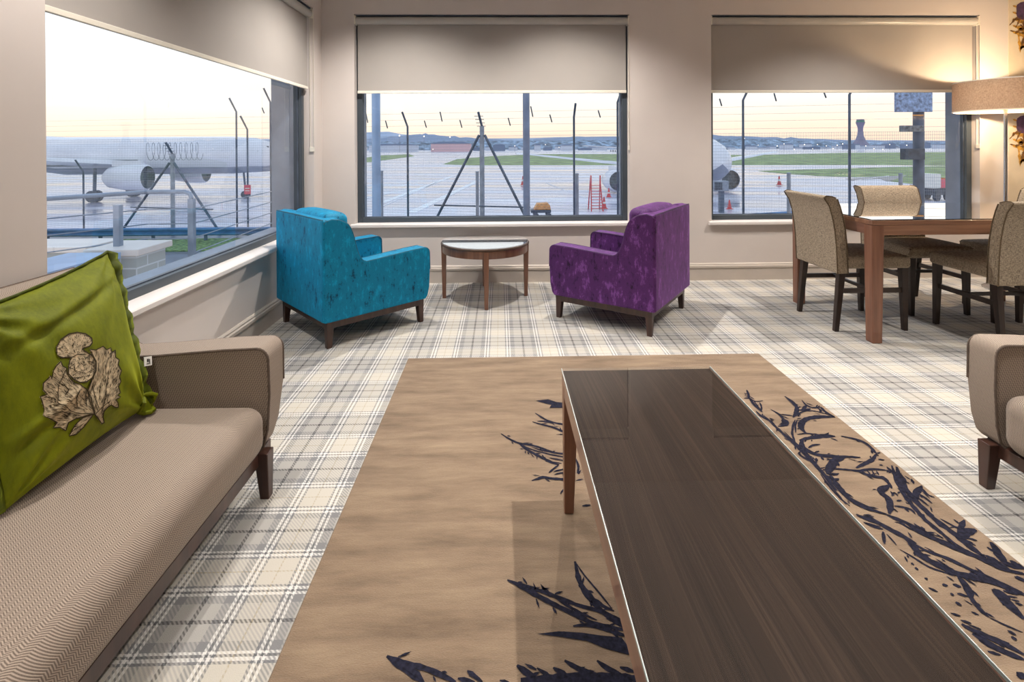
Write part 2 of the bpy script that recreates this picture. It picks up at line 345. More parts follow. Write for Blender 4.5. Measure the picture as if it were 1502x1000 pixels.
# ================================================================ mesh helper
def sgn(a): return 1 if a >= 0 else -1
class MB:
    def __init__(s): s.v = []; s.f = []; s.m = []; s.mi = 0
    def add(s, vs_, fs):
        o = len(s.v); s.v += [tuple(q) for q in vs_]; s.f += [tuple(i + o for i in f) for f in fs]; s.m += [s.mi] * len(fs); return s
    def box(s, x0, x1, y0, y1, z0, z1):
        vs_ = [(x, y, z) for z in (z0, z1) for y in (y0, y1) for x in (x0, x1)]
        return s.add(vs_, [(0, 2, 3, 1), (4, 5, 7, 6), (0, 1, 5, 4), (2, 6, 7, 3), (0, 4, 6, 2), (1, 3, 7, 5)])
    def frus(s, b0, z0, b1, z1):   # b=(cx,cy,hx,hy)
        vs_ = []
        for (cx, cy, hx, hy), z in ((b0, z0), (b1, z1)):
            vs_ += [(cx - hx, cy - hy, z), (cx + hx, cy - hy, z), (cx - hx, cy + hy, z), (cx + hx, cy + hy, z)]
        return s.add(vs_, [(0, 2, 3, 1), (4, 5, 7, 6), (0, 1, 5, 4), (2, 6, 7, 3), (0, 4, 6, 2), (1, 3, 7, 5)])
    def poly(s, pts, n0=None):
        return s.add(pts, [tuple(range(len(pts)))])
    def prism(s, prof, a0, a1, plane='xz'):
        # extrude closed 2D profile along the third axis
        def P(p, a):
            if plane == 'xz': return (p[0], a, p[1])
            if plane == 'yz': return (a, p[0], p[1])
            return (p[0], p[1], a)
        n = len(prof)
        vs_ = [P(p, a0) for p in prof] + [P(p, a1) for p in prof]
        fs = [tuple(range(n))[::-1], tuple(range(n, 2 * n))] + [(i, (i + 1) % n, n + (i + 1) % n, n + i) for i in range(n)]
        return s.add(vs_, fs)
    def tube(s, pts, r, seg=8, cap=True, r1=None):
        pts = [Vector(p) for p in pts]; n = len(pts); rings = []; up = None
        for i, p in enumerate(pts):
            d = (pts[min(i + 1, n - 1)] - pts[max(i - 1, 0)])
            if d.length < 1e-9: d = Vector((0, 0, 1))
            d.normalize()
            if up is None:
                up = Vector((0, 0, 1)) if abs(d.z) < .9 else Vector((1, 0, 0))
            a = d.cross(up)
            if a.length < 1e-5: a = d.cross(Vector((0, 1, 0)))
            a.normalize(); b = d.cross(a).normalized(); up = -b if False else a.cross(d)
            rr = r if r1 is None else r + (r1 - r) * i / max(1, n - 1)
            rings.append([p + (a * math.cos(2 * PI * k / seg) + b * math.sin(2 * PI * k / seg)) * rr for k in range(seg)])
        vs_ = [q for R in rings for q in R]; fs = []
        for i in range(n - 1):
            for k in range(seg):
                fs.append((i * seg + k, i * seg + (k + 1) % seg, (i + 1) * seg + (k + 1) % seg, (i + 1) * seg + k))
        if cap: fs += [tuple(range(seg)), tuple(range((n - 1) * seg, n * seg))[::-1]]
        return s.add(vs_, fs)
    def lathe(s, prof, seg=32, c=(0, 0, 0)):
        vs_ = [(c[0] + r * math.cos(2 * PI * k / seg), c[1] + r * math.sin(2 * PI * k / seg), c[2] + z) for r, z in prof for k in range(seg)]
        fs = [(i * seg + k, i * seg + (k + 1) % seg, (i + 1) * seg + (k + 1) % seg, (i + 1) * seg + k) for i in range(len(prof) - 1) for k in range(seg)]
        closed = prof[0] == prof[-1]
        if prof[0][0] > 1e-6 and not closed: fs.append(tuple(range(seg))[::-1])
        if prof[-1][0] > 1e-6 and not closed: fs.append(tuple(range((len(prof) - 1) * seg, len(prof) * seg)))
        return s.add(vs_, fs)
    def soft(s, x0, x1, y0, y1, z0, z1, r=.03, crown=0, side='z', n=8):
        c = Vector(((x0 + x1) / 2, (y0 + y1) / 2, (z0 + z1) / 2)); h = Vector(((x1 - x0) / 2, (y1 - y0) / 2, (z1 - z0) / 2))
        r = min(r, *(x * .98 for x in h))
        def ax(H):
            e = [-H + r * q for q in (0, .25, .5, .75, 1)]
            m_ = [(-H + r) + (2 * H - 2 * r) * i / n for i in range(1, n)]
            return e + m_ + [-q for q in e[::-1]]
        A = [ax(h[i]) for i in range(3)]
        cache = {}
        vs_ = []; fs = []
        def V(i, j, k):
            key = (i, j, k)
            if key in cache: return cache[key]
            p = Vector((A[0][i], A[1][j], A[2][k]))
            q = Vector([max(-(h[a] - r), min(h[a] - r, p[a])) for a in range(3)])
            d = p - q
            if d.length > 1e-9: p = q + d.normalized() * r
            if crown:
                u = [p[a] / h[a] for a in range(3)]
                a = {'x': 0, 'y': 1, 'z': 2}[side]; o = [q2 for q2 in range(3) if q2 != a]
                if u[a] > 0: p[a] += crown * (1 - u[o[0]] ** 2) * (1 - u[o[1]] ** 4) * u[a]
            cache[key] = len(vs_); vs_.append(p + c); return cache[key]
        L = [len(a) for a in A]
        for a in range(3):
            b, c2 = [(1, 2), (2, 0), (0, 1)][a]
            for e in (0, L[a] - 1):
                for i in range(L[b] - 1):
                    for j in range(L[c2] - 1):
                        q = []
                        for di, dj in ((0, 0), (1, 0), (1, 1), (0, 1)):
                            ix = [0, 0, 0]; ix[a] = e; ix[b] = i + di; ix[c2] = j + dj; q.append(V(*ix))
                        if e == 0: q = q[::-1]
                        fs.append(tuple(q))
        return s.add(vs_, fs)
    def build(s, name, mats, parent=None, smooth=True, angle=40, bevel=0, loc=None, rotz=0):
        me = bpy.data.meshes.new(name); me.from_pydata(s.v, [], s.f); me.update()
        mats = mats if isinstance(mats, (list, tuple)) else [mats]
        for m in mats: me.materials.append(M[m] if isinstance(m, str) else m)
        me.polygons.foreach_set('material_index', s.m)
        bm = bmesh.new(); bm.from_mesh(me); bmesh.ops.recalc_face_normals(bm, faces=bm.faces); bm.to_mesh(me); bm.free()
        if smooth:
            me.polygons.foreach_set('use_smooth', [True] * len(me.polygons))
            if not bevel: me.set_sharp_from_angle(angle=math.radians(angle))
        o = bpy.data.objects.new(name, me); C.objects.link(o)
        if bevel:
            b = o.modifiers.new('bevel', 'BEVEL'); b.width = bevel; b.segments = 3; b.limit_method = 'ANGLE'; b.angle_limit = math.radians(28); b.harden_normals = True
        if parent: o.parent = parent
        if loc: o.location = loc
        if rotz: o.rotation_euler.z = rotz
        return o
def tag(o, label=None, cat=None, group=None, kind=None):
    if label: o['label'] = label
    if cat: o['category'] = cat
    if group: o['group'] = group
    if kind: o['kind'] = kind
    return o
def thing(name, label, cat, loc=(0, 0, 0), rz=0, group=None):
    o = bpy.data.objects.new(name, None); C.objects.link(o); o.location = loc; o.rotation_euler.z = rz
    o.empty_display_size = .1
    return tag(o, label, cat, group)
def copy_tree(o, parent=None):
    c = o.copy(); C.objects.link(c)
    if parent: c.parent = parent
    for ch in list(o.children): copy_tree(ch, c)
    return c
def struct(name, mb, mat, **k):
    return tag(mb.build(name, mat, smooth=k.pop('smooth', False), **k), kind='structure')

# ================================================================ the room
WX, WY, ZC = -1.57, 4.55, 2.75
RX, RY = 5.6, -2.8
m = MB().box(WX - .35, RX + .2, RY - .2, WY + .35, -.12, 0); floor = struct('floor', m, 'carpet')
m = MB().box(WX - .35, RX + .2, RY - .2, WY + .35, ZC, ZC + .15); struct('ceiling', m, 'ceil')
ZS, ZT = .52, 2.375
W1 = (-1.284, 1.155); W2 = (1.893, 4.352); W3 = (1.808, 4.348)
m = MB()
for x0, x1, z0, z1 in [(WX - .35, W1[0], 0, ZC), (W1[0], W1[1], 0, ZS), (W1[0], W1[1], ZT, ZC), (W1[1], W2[0], 0, ZC),
                       (W2[0], W2[1], 0, ZS), (W2[0], W2[1], ZT, ZC), (W2[1], RX + .2, 0, ZC)]:
    m.box(x0, x1, WY, WY + .30, z0, z1)
struct('wall_back', m, 'wall')
m = MB()
for y0, y1, z0, z1 in [(RY - .2, W3[0], 0, ZC), (W3[0], W3[1], 0, ZS), (W3[0], W3[1], ZT, ZC), (W3[1], WY, 0, ZC)]:
    m.box(WX - .33, WX, y0, y1, z0, z1)
struct('wall_left', m, 'wall')
struct('wall_right', MB().box(RX, RX + .2, RY, WY, 0, ZC), 'wall')
struct('wall_front', MB().box(WX, RX, RY - .2, RY, 0, ZC), 'wall')
# skirting: profile extruded
def skirt_prof(sg=1): return [(0, 0), (.020, 0), (.020, .105), (.026, .112), (.026, .128), (.018, .134), (.018, .142), (.010, .150), (0, .150)]
m = MB(); pr = skirt_prof(); m.prism([(WY - a, b) for a, b in pr], WX, RX, 'yz'); struct('baseboard_back', m, 'skirt')
m = MB(); m.prism([(WX + a, b) for a, b in pr], RY, WY - .026, 'xz'); struct('baseboard_left', m, 'skirt')
m = MB(); m.prism([(RX - a, b) for a, b in pr], RY, WY - .026, 'xz'); struct('baseboard_right', m, 'skirt')

# windows: grey aluminium frames set back in the wall, painted sills, outer cladding
def frame_mesh(a0, a1, z0, z1, d0, d1, fw, axis):
    m = MB()
    for p, q, r, s_ in [(a0, a0 + fw, z0, z1), (a1 - fw, a1, z0, z1), (a0 + fw, a1 - fw, z0, z0 + fw), (a0 + fw, a1 - fw, z1 - fw, z1)]:
        if axis == 'x': m.box(p, q, d0, d1, r, s_)
        else: m.box(d0, d1, p, q, r, s_)
    return m
def window(n, a0, a1, axis, wall, sg):
    d0, d1 = wall + sg * .08, wall + sg * .15
    fr = frame_mesh(a0, a1, ZS, ZT, min(d0, d1), max(d0, d1), .048, axis).build('window_%d' % n, 'frame', smooth=False, bevel=.004)
    tag(fr, kind='structure')
    g0, g1 = wall + sg * .112, wall + sg * .118
    g = frame_mesh(a0 + .04, a1 - .04, ZS + .04, ZT - .04, min(wall + sg * .108, wall + sg * .122), max(wall + sg * .108, wall + sg * .122), .014, axis)
    g.build('glazing_bead', 'dark', fr, smooth=False)
    m = MB()
    gp = wall + sg * .115
    if axis == 'x': m.poly([(a0 + .04, gp, ZS + .04), (a1 - .04, gp, ZS + .04), (a1 - .04, gp, ZT - .04), (a0 + .04, gp, ZT - .04)])
    else: m.poly([(gp, a0 + .04, ZS + .04), (gp, a1 - .04, ZS + .04), (gp, a1 - .04, ZT - .04), (gp, a0 + .04, ZT - .04)])
    m.build('glass_pane', 'glass', fr, smooth=False)
    # outer reveal cladding
    e0, e1 = sorted((wall + sg * .15, wall + sg * .345))
    c = frame_mesh(a0 - .005, a1 + .005, ZS - .005, ZT + .005, e0, e1, .02, axis)
    c.build('outer_cladding', 'reveal', fr, smooth=False)
    return fr
f1 = window(1, W1[0], W1[1], 'x', WY, 1)
f2 = window(2, W2[0], W2[1], 'x', WY, 1)
f3 = window(3, W3[0], W3[1], 'y', WX, -1)
def sill(par, a0, a1, axis, wall, sg):
    m = MB(); pr = [(.08, 0), (-.03, 0), (-.036, -.006), (-.036, -.026), (-.03, -.032), (-.004, -.032), (-.004, -.008), (.08, -.008)]
    P = [(wall + sg * p, ZS + .004 + q) for p, q in pr]
    if axis == 'x': m.prism(P, a0, a1, 'yz')
    else: m.prism(P, a0, a1, 'xz')
    m.build('window_sill', 'wall_pale', par, smooth=False)
sill(f1, W1[0] - .03, W1[1] + .03, 'x', WY, 1)
sill(f2, W2[0] - .03, W2[1] + .03, 'x', WY, 1)
sill(f3, W3[0] - .03, W3[1] + .04, 'y', WX, -1)

# roller blinds
def blind(label, a0, a1, axis, wall, sg, zb, gap=(.02, .02), chain=1):
    t = thing('roller_blind', label, 'blind', (0, 0, 0))
    fp = wall + sg * .045; zt = ZT - .012
    def pt(a, d, z): return (a, d, z) if axis == 'x' else (d, a, z)
    def bx(m, p0, p1, q0, q1, z0, z1):
        q0, q1 = sorted((q0, q1))
        return m.box(p0, p1, q0, q1, z0, z1) if axis == 'x' else m.box(q0, q1, p0, p1, z0, z1)
    bx(MB(), a0 + gap[0], a1 - gap[1], fp - .0012, fp + .0012, zb, zt - .03).build('fabric', 'blind', t, smooth=False)
    bx(MB(), a0 + gap[0] - .003, a1 - gap[1] + .003, fp - .008, fp + .008, zb - .012, zb + .012).build('bottom_bar', 'bar', t, smooth=False, bevel=.003)
    tc_ = fp - sg * .012
    MB().tube([pt(a0 + .012, tc_, zt - .038), pt(a1 - .012, tc_, zt - .038)], .034, 20).build('roller_tube', 'tube', t)
    for a in (a0 + .006, a1 - .006):
        bx(MB(), a - .006, a + .006, tc_ - .036, tc_ + .036, zt - .078, zt + .004).build('bracket', 'bar', t, smooth=False, bevel=.004)
    bx(MB(), a0 + .01, a1 - .01, fp - sg * .03, fp + sg * .03, zt, zt + .010).build('head_rail', 'dark', t, smooth=False)
    a = (a1 - .004) if chain > 0 else a0 + .004
    pts = [pt(a, wall - sg * .006, zt - .04), pt(a, wall - sg * .006, 1.20), pt(a, wall - sg * .002, 1.18), pt(a, wall + sg * .022, 1.18), pt(a, wall + sg * .026, 1.20), pt(a, wall + sg * .026, zt - .04)]
    MB().tube(pts, .0022, 6).build('chain', 'bar', t)
    bx(MB(), a - .006, a + .004, wall - sg * .010, wall + sg * .03, 1.165, 1.205).build('chain_clip', 'bar', t, smooth=False, bevel=.002)
    return t
blind('pale grey roller blind on the middle window above the round table', W1[0], W1[1], 'x', WY, 1, 1.692)
blind('pale grey roller blind catching the lamp glow on the right window', W2[0], W2[1], 'x', WY, 1, 1.690, gap=(.012, .03))
blind('pale grey roller blind on the left wall window above the sofa', W3[0], W3[1], 'y', WX, -1, 1.70, gap=(.01, .02))
# socket plate low on wall
# wallpapered panel at right end of back wall
def leaf(m, x, z, L, ang, wdt, y, mi, n=5):
    # serrated leaf as polygon strip on wall plane
    d = Vector((math.cos(ang), math.sin(ang))); nrm = Vector((-d.y, d.x)); a = []; b = []
    for i in range(n * 2 + 1):
        u = i / (n * 2); wd_ = wdt * math.sin(PI * min(1, u * .93 + .07)) * (1.15 if i % 2 else .55)
        p = Vector((x, z)) + d * L * u
        a.append(p + nrm * wd_ + d * (L * .05 if i % 2 else 0)); b.append(p - nrm * wd_ + d * (L * .05 if i % 2 else 0))
    vs_ = [(p.x, y, p.y) for p in a + b]; k = len(a)
    m.mi = mi; m.add(vs_, [(i, i + 1, k + i + 1, k + i) for i in range(k - 1)])
m = MB(); m.box(4.615, RX - .03, WY - .004, WY - .0005, .15, ZC - .002)
for row in range(4):
    for col in range(3):
        xc = 4.83 + col * .30; zc = .10 + row * 1.03 + (0 if col % 2 == 0 else .5)
        if zc + .55 > ZC or zc < .2: pass
        z0 = zc + .22
        def ok(z): return .25 < z < ZC - .12
        if not ok(z0): continue
        for k in range(11):
            an = PI * (.08 + .84 * k / 10)
            L = .20 + .05 * math.sin(k * 2.1)
            if xc + math.cos(an) * L < 4.62: L = max(.05, (xc - 4.622) / abs(math.cos(an)))
            leaf(m, xc, z0 - .20, L, an, .016, WY - .0055, 2 + (k % 2 == 0), 4)
        for k in range(9):
            an = PI + PI * (.02 + .45 * k / 8)
            L = .19
            if xc + math.cos(an) * L < 4.62: L = max(.05, (xc - 4.622) / abs(math.cos(an)))
            leaf(m, xc, z0 + .02 - k * .03, L, an if k % 2 else PI * .9, .020, WY - .006, 2 + (k % 2), 4)
        m.mi = 1
        pts = [(xc + r * math.cos(q) * 1.0, WY - .0068, z0 + .03 + r * .62 * math.sin(q)) for q, r in [(2 * PI * i / 22, .155 + .012 * math.sin(i * 5)) for i in range(22)]]
        m.poly(pts)
        for k in range(5): leaf(m, xc - .11, z0 - .30 - k * .012, .17, PI * (.05 + .12 * k), .014, WY - .0075, 2 + k % 2, 3)
        for k in range(6): leaf(m, xc - .13 + k * .03, z0 - .02, .12, PI * (1.25 + .1 * k), .009, WY - .0078, 3, 3)
tag(m.build('wallpaper_panel', ['paper', 'violet', 'ochre', 'ochred'], smooth=False), 'strip of thistle wallpaper in ochre and violet at the right end of back wall', 'wallpaper')

# ================================================================ rug with thistle line drawing
rx0, rx1, ry0, ry1, RZ = -.525, 1.473, -.15, 2.895, .012
m = MB(); m.soft(rx0, rx1, ry0, ry1, 0.0, RZ, r=.006, n=4)
def crop(x0, y0, s): return lambda p: (x0 + p[0] / s, y0 + p[1] / s)
rr = random.Random(3)
def rstroke(m, pts, wmax, cr_, taper=True, zz=None):
    P = []
    for p in pts:
        q = atz(*cr_(p), RZ); P.append(Vector((q.x, q.y)))
    # resample
    R = []
    for i in range(len(P) - 1):
        n = max(2, int((P[i + 1] - P[i]).length / .012))
        for k in range(n): R.append(P[i].lerp(P[i + 1], k / n))
    R.append(P[-1]); n = len(R)
    # smooth corners
    for _ in range(2): R = [R[0]] + [(R[i - 1] + R[i] * 2 + R[i + 1]) / 4 for i in range(1, n - 1)] + [R[-1]]
    a = []; b = []; z = RZ + .0012 + rr.random() * .0012
    for i, p in enumerate(R):
        d = (R[min(i + 1, n - 1)] - R[max(i - 1, 0)]); d.normalize() if d.length > 0 else None
        nr = Vector((-d.y, d.x)); u = i / (n - 1)
        w_ = .98 * wmax * (.35 + .65 * min(1, u * 5) * min(1, (1 - u) * 5) if taper else 1) * (.8 + .4 * rr.random())
        pa, pb = p + nr * w_ / 2, p - nr * w_ / 2
        a.append((min(max(pa.x, rx0 + .01), rx1 - .01), pa.y, z)); b.append((min(max(pb.x, rx0 + .01), rx1 - .01), pb.y, z))
    m.mi = 1; m.add(a + b, [(i, i + 1, n + i + 1, n + i) for i in range(n - 1)])
    if wmax < .0095 or n < 6: return
    # engraved side hairs along the heavier lines
    for i in range(2, n - 2):
        if rr.random() > .36: continue
        d = (R[i + 1] - R[i - 1])
        if d.length < 1e-6: continue
        d.normalize(); nr = Vector((-d.y, d.x)); sd = rr.choice((-1, 1)); L = rr.uniform(.012, .034); wd_ = rr.uniform(.0022, .0042)
        p = R[i] + nr * sd * wmax * rr.uniform(.2, .9); q = p + (d * rr.choice((1, 1, -1)) * .75 + nr * sd * rr.uniform(.25, .8)).normalized() * L; mid = (p + q) / 2
        e = (q - p).normalized(); en = Vector((-e.y, e.x)) * wd_
        quad_ = [p - en * .5, mid - en, q, mid + en, p + en * .5]
        if all(rx0 + .012 < v.x < rx1 - .012 for v in quad_): m.poly([(v.x, v.y, z + .0003) for v in quad_])
def rpoly(m, pts, cr_):
    m.mi = 1; m.poly([(lambda q: (min(q.x, rx1 - .01), q.y, RZ + .0022))(atz(*cr_(p), RZ)) for p in pts])
A = crop(700, 560, 5); B = crop(540, 740, 3.576); Cc = crop(1080, 560, 6.25); D = crop(1200, 620, 5.556); E_ = crop(1320, 700, 5.556); G = crop(1340, 840, 6.247)
rpoly(m, [(430, 140), (520, 130), (580, 150), (700, 165), (700, 192), (530, 192), (545, 170), (500, 160)], A)
for w_, p in [(.012, [(425, 230), (470, 260), (510, 285), (560, 300), (720, 330)]), (.012, [(405, 295), (470, 315), (560, 335), (700, 400)]), (.010, [(440, 290), (520, 290), (560, 310)]),
              (.012, [(175, 382), (240, 425), (310, 455), (400, 465), (480, 490), (550, 520), (720, 540)]), (.014, [(310, 455), (350, 490), (420, 530), (500, 570), (560, 600), (600, 610)]),
              (.008, [(330, 465), (400, 500), (480, 520), (560, 540), (700, 560)]), (.007, [(400, 480), (470, 505), (540, 515), (620, 530)]), (.009, [(600, 610), (560, 640), (525, 670)]), (.012, [(400, 728), (450, 710), (480, 695), (520, 710), (640, 718), (720, 725)]),
              (.007, [(565, 685), (610, 665), (700, 680)]), (.007, [(610, 825), (630, 790), (700, 760)]), (.009, [(720, 560), (745, 620), (735, 690), (760, 650)]), (.008, [(725, 725), (775, 715)]), (.012, [(770, 912), (830, 905)]),
              (.006, [(500, 585), (560, 590), (620, 600)]), (.006, [(580, 390), (640, 385)]), (.007, [(530, 560), (610, 575), (690, 590)]), (.007, [(560, 660), (640, 640), (700, 640)])]:
    rstroke(m, p, w_, A)
rpoly(m, [(885, 682), (1000, 668), (1120, 675), (1220, 690), (1330, 700), (1400, 800), (1250, 760), (1150, 720), (1000, 695)], B)
rpoly(m, [(98, 796), (200, 842), (270, 880), (300, 940), (240, 900), (170, 850)], B)
for w_, p in [(.012, [(730, 398), (830, 430), (1000, 490), (1110, 535), (1200, 555), (1400, 640)]), (.014, [(730, 398), (850, 460), (1000, 540), (1110, 590), (1180, 630), (1400, 670)]),
              (.016, [(1085, 300), (1105, 400), (1150, 480), (1220, 560), (1400, 680)]), (.005, [(1085, 300), (1130, 370), (1200, 450), (1280, 550)]), (.010, [(1130, 430), (1200, 520), (1290, 560)]),
              (.008, [(980, 490), (1090, 560), (1200, 610)]), (.010, [(1075, 640), (1160, 630), (1250, 660), (1380, 700)]),
              (.014, [(98, 798), (200, 840), (300, 860), (380, 895), (460, 935)]), (.014, [(98, 798), (200, 870), (290, 935)]), (.010, [(520, 875), (560, 905), (600, 935)]),
              (.014, [(780, 845), (840, 890), (890, 925)]), (.010, [(885, 860), (960, 910)]), (.012, [(970, 860), (1050, 905)]), (.014, [(1030, 820), (1100, 865), (1180, 900), (1250, 915)]),
              (.012, [(1200, 820), (1260, 870), (1340, 900)]), (.026, [(800, 924), (1000, 919), (1200, 914), (1450, 914)]), (.010, [(470, 915), (560, 935)]), (.008, [(690, 925), (740, 935)]), (.012, [(1320, 855), (1400, 880)])]:
    rstroke(m, p, w_, B)
for w_, p in [(.012, [(95, 75), (110, 110), (118, 160)]), (.010, [(70, 155), (120, 145), (150, 180), (200, 185), (245, 175)]), (.014, [(120, 150), (160, 210), (210, 255), (240, 280)]), (.008, [(215, 190), (235, 240), (225, 275)]),
              (.014, [(180, 270), (240, 330), (300, 350), (350, 390)]), (.009, [(260, 320), (330, 380)]), (.006, [(160, 175), (200, 230), (220, 250)]),
              (.014, [(315, 255), (400, 300), (450, 370), (430, 410), (380, 410)]), (.008, [(400, 300), (460, 305), (520, 315)]), (.028, [(430, 340), (460, 375), (430, 405)]),
              (.018, [(445, 135), (520, 190), (560, 240), (545, 300), (520, 330)]), (.012, [(600, 170), (640, 220), (700, 245), (780, 230), (800, 270), (900, 322)]), (.008, [(520, 320), (620, 270), (720, 265), (800, 290), (905, 325)]),
              (.024, [(905, 325), (760, 320), (640, 340), (595, 380), (590, 430), (640, 475)]), (.009, [(540, 350), (520, 400), (510, 480), (545, 570)]), (.010, [(560, 485), (640, 470), (750, 490), (905, 500)]),
              (.020, [(580, 540), (640, 520), (750, 505), (905, 502)]), (.022, [(600, 530), (600, 600), (660, 640), (740, 675), (860, 685), (1000, 690)]), (.010, [(660, 610), (700, 580), (770, 575)]), (.009, [(720, 650), (760, 635)]),
              (.026, [(1000, 690), (900, 720), (850, 780), (840, 850)]), (.010, [(960, 500), (1000, 508)]), (.014, [(250, 310), (400, 450), (520, 560), (620, 660), (720, 760), (820, 880), (920, 1000)]),
              (.009, [(440, 460), (540, 560), (640, 650), (760, 790), (940, 1000)]), (.008, [(880, 805), (940, 795), (1000, 805)]), (.014, [(860, 850), (930, 845)]), (.012, [(900, 905), (940, 890)]), (.014, [(640, 220), (600, 270)]), (.014, [(560, 260), (610, 265), (680, 250)]),
              (.007, [(560, 350), (540, 400), (545, 470)]), (.010, [(590, 640), (560, 660), (620, 700), (700, 740)]), (.006, [(700, 700), (740, 720), (730, 760)]), (.010, [(780, 690), (800, 720)]), (.010, [(730, 700), (745, 730)]), (.010, [(740, 240), (780, 260), (770, 280)])]:
    rstroke(m, p, w_, Cc)
for w_, p in [(.020, [(0, 102), (60, 105), (140, 112)]), (.013, [(190, 112), (280, 130), (370, 155), (440, 210), (470, 260), (505, 245)]), (.016, [(470, 260), (450, 300), (390, 330), (310, 370)]), (.014, [(0, 268), (150, 275), (345, 285)]),
              (.026, [(150, 290), (110, 350), (90, 410)]), (.011, [(120, 380), (260, 385), (330, 400), (400, 380), (490, 380), (590, 395)]), (.016, [(330, 400), (400, 430), (480, 445), (545, 450), (580, 510)]),
              (.006, [(360, 395), (400, 430)]), (.006, [(400, 390), (430, 430)]), (.006, [(440, 390), (460, 430)]), (.006, [(475, 392), (495, 430)]),
              (.022, [(100, 430), (150, 500), (200, 570), (260, 630), (340, 670), (450, 720), (560, 750)]), (.018, [(560, 750), (640, 790), (720, 810), (800, 870), (900, 920), (1000, 970)]), (.022, [(580, 510), (500, 555), (525, 590), (575, 610), (590, 680), (580, 745)]),
              (.010, [(530, 440), (570, 480), (600, 540)]), (.016, [(600, 350), (640, 470), (700, 590), (780, 690), (860, 780), (940, 860), (1000, 905)]), (.022, [(640, 360), (670, 470), (720, 550), (800, 650), (860, 700), (940, 780), (1000, 850)]),
              (.010, [(680, 430), (720, 480), (700, 500)]), (.010, [(760, 460), (780, 500)]), (.018, [(850, 515), (790, 580), (810, 640)]), (.008, [(840, 530), (900, 600), (950, 610)]), (.010, [(820, 580), (870, 610), (930, 660)]), (.010, [(810, 610), (900, 680)]),
              (.006, [(850, 560), (910, 620)]), (.007, [(620, 600), (590, 560)]), (.010, [(620, 680), (690, 690), (760, 700), (790, 745)]), (.007, [(600, 690), (650, 730)]), (.009, [(700, 690), (740, 730)]), (.022, [(310, 750), (370, 780), (440, 790), (530, 840), (600, 880), (700, 930), (800, 990)]),
              (.010, [(370, 815), (460, 855), (530, 870)]), (.010, [(530, 890), (540, 990)]), (.007, [(560, 910), (640, 1000)]), (.010, [(490, 300), (540, 305)]), (.008, [(500, 345), (530, 350)]), (.012, [(560, 360), (600, 400)]), (.007, [(600, 600), (620, 560), (650, 600)]), (.010, [(640, 640), (680, 635)]),
              (.012, [(720, 820), (800, 880), (900, 930)]), (.008, [(780, 820), (860, 880), (940, 930)]), (.009, [(660, 800), (700, 840), (780, 880)]), (.010, [(840, 850), (870, 880)]), (.006, [(40, 430), (140, 560), (230, 670)]), (.007, [(20, 420), (90, 520), (180, 620), (260, 680)]), (.012, [(120, 430), (170, 415)]), (.012, [(140, 470), (170, 462)])]:
    rstroke(m, p, w_, D)
for w_, p in [(.024, [(0, 480), (60, 500), (110, 560), (160, 640), (250, 690), (360, 740), (450, 790), (560, 810), (700, 840), (850, 890), (1011, 960)]), (.014, [(110, 540), (200, 600), (330, 640), (450, 690), (560, 750), (690, 810), (820, 860)]),
              (.007, [(0, 590), (120, 660), (240, 740), (380, 780), (450, 812)]), (.018, [(470, 800), (530, 870), (570, 940), (580, 1000)]), (.022, [(80, 420), (160, 450), (300, 510), (430, 570), (560, 620), (700, 680), (850, 760), (1011, 790)]),
              (.011, [(180, 320), (300, 420), (420, 530), (560, 610)]), (.022, [(250, 310), (330, 380), (430, 450), (500, 510), (600, 590), (700, 660)]), (.009, [(330, 340), (420, 390), (490, 430)]), (.016, [(530, 350), (495, 400), (500, 450), (480, 500)]), (.024, [(620, 430), (550, 440), (500, 500)]),
              (.008, [(440, 345), (480, 380)]), (.009, [(560, 500), (630, 520)]), (.009, [(540, 520), (620, 560)]), (.022, [(740, 530), (790, 590), (810, 660), (880, 720), (1011, 745)]), (.012, [(710, 570), (780, 620)]), (.009, [(720, 640), (790, 690)]), (.018, [(900, 680), (950, 720), (1011, 735)]), (.016, [(940, 822), (1011, 832)]),
              (.010, [(90, 705), (115, 712)]), (.012, [(120, 742), (150, 752)]), (.010, [(200, 826), (225, 832)]), (.011, [(345, 878), (390, 884)]), (.011, [(240, 905), (310, 938)]), (.012, [(430, 875), (500, 895)]), (.010, [(410, 952), (440, 962)]), (.022, [(760, 915), (820, 950), (900, 1000)]), (.009, [(480, 955), (560, 975)]), (.007, [(380, 810), (440, 850)]),
              (.007, [(60, 640), (70, 660)]), (.007, [(40, 650), (60, 690)]), (.008, [(560, 790), (620, 780)]), (.007, [(180, 630), (250, 640)]), (.007, [(200, 570), (280, 610)]), (.007, [(340, 670), (370, 690)]), (.007, [(620, 760), (760, 830), (1000, 940)]), (.020, [(700, 640), (800, 700), (900, 770)])]:
    rstroke(m, p, w_, E_)
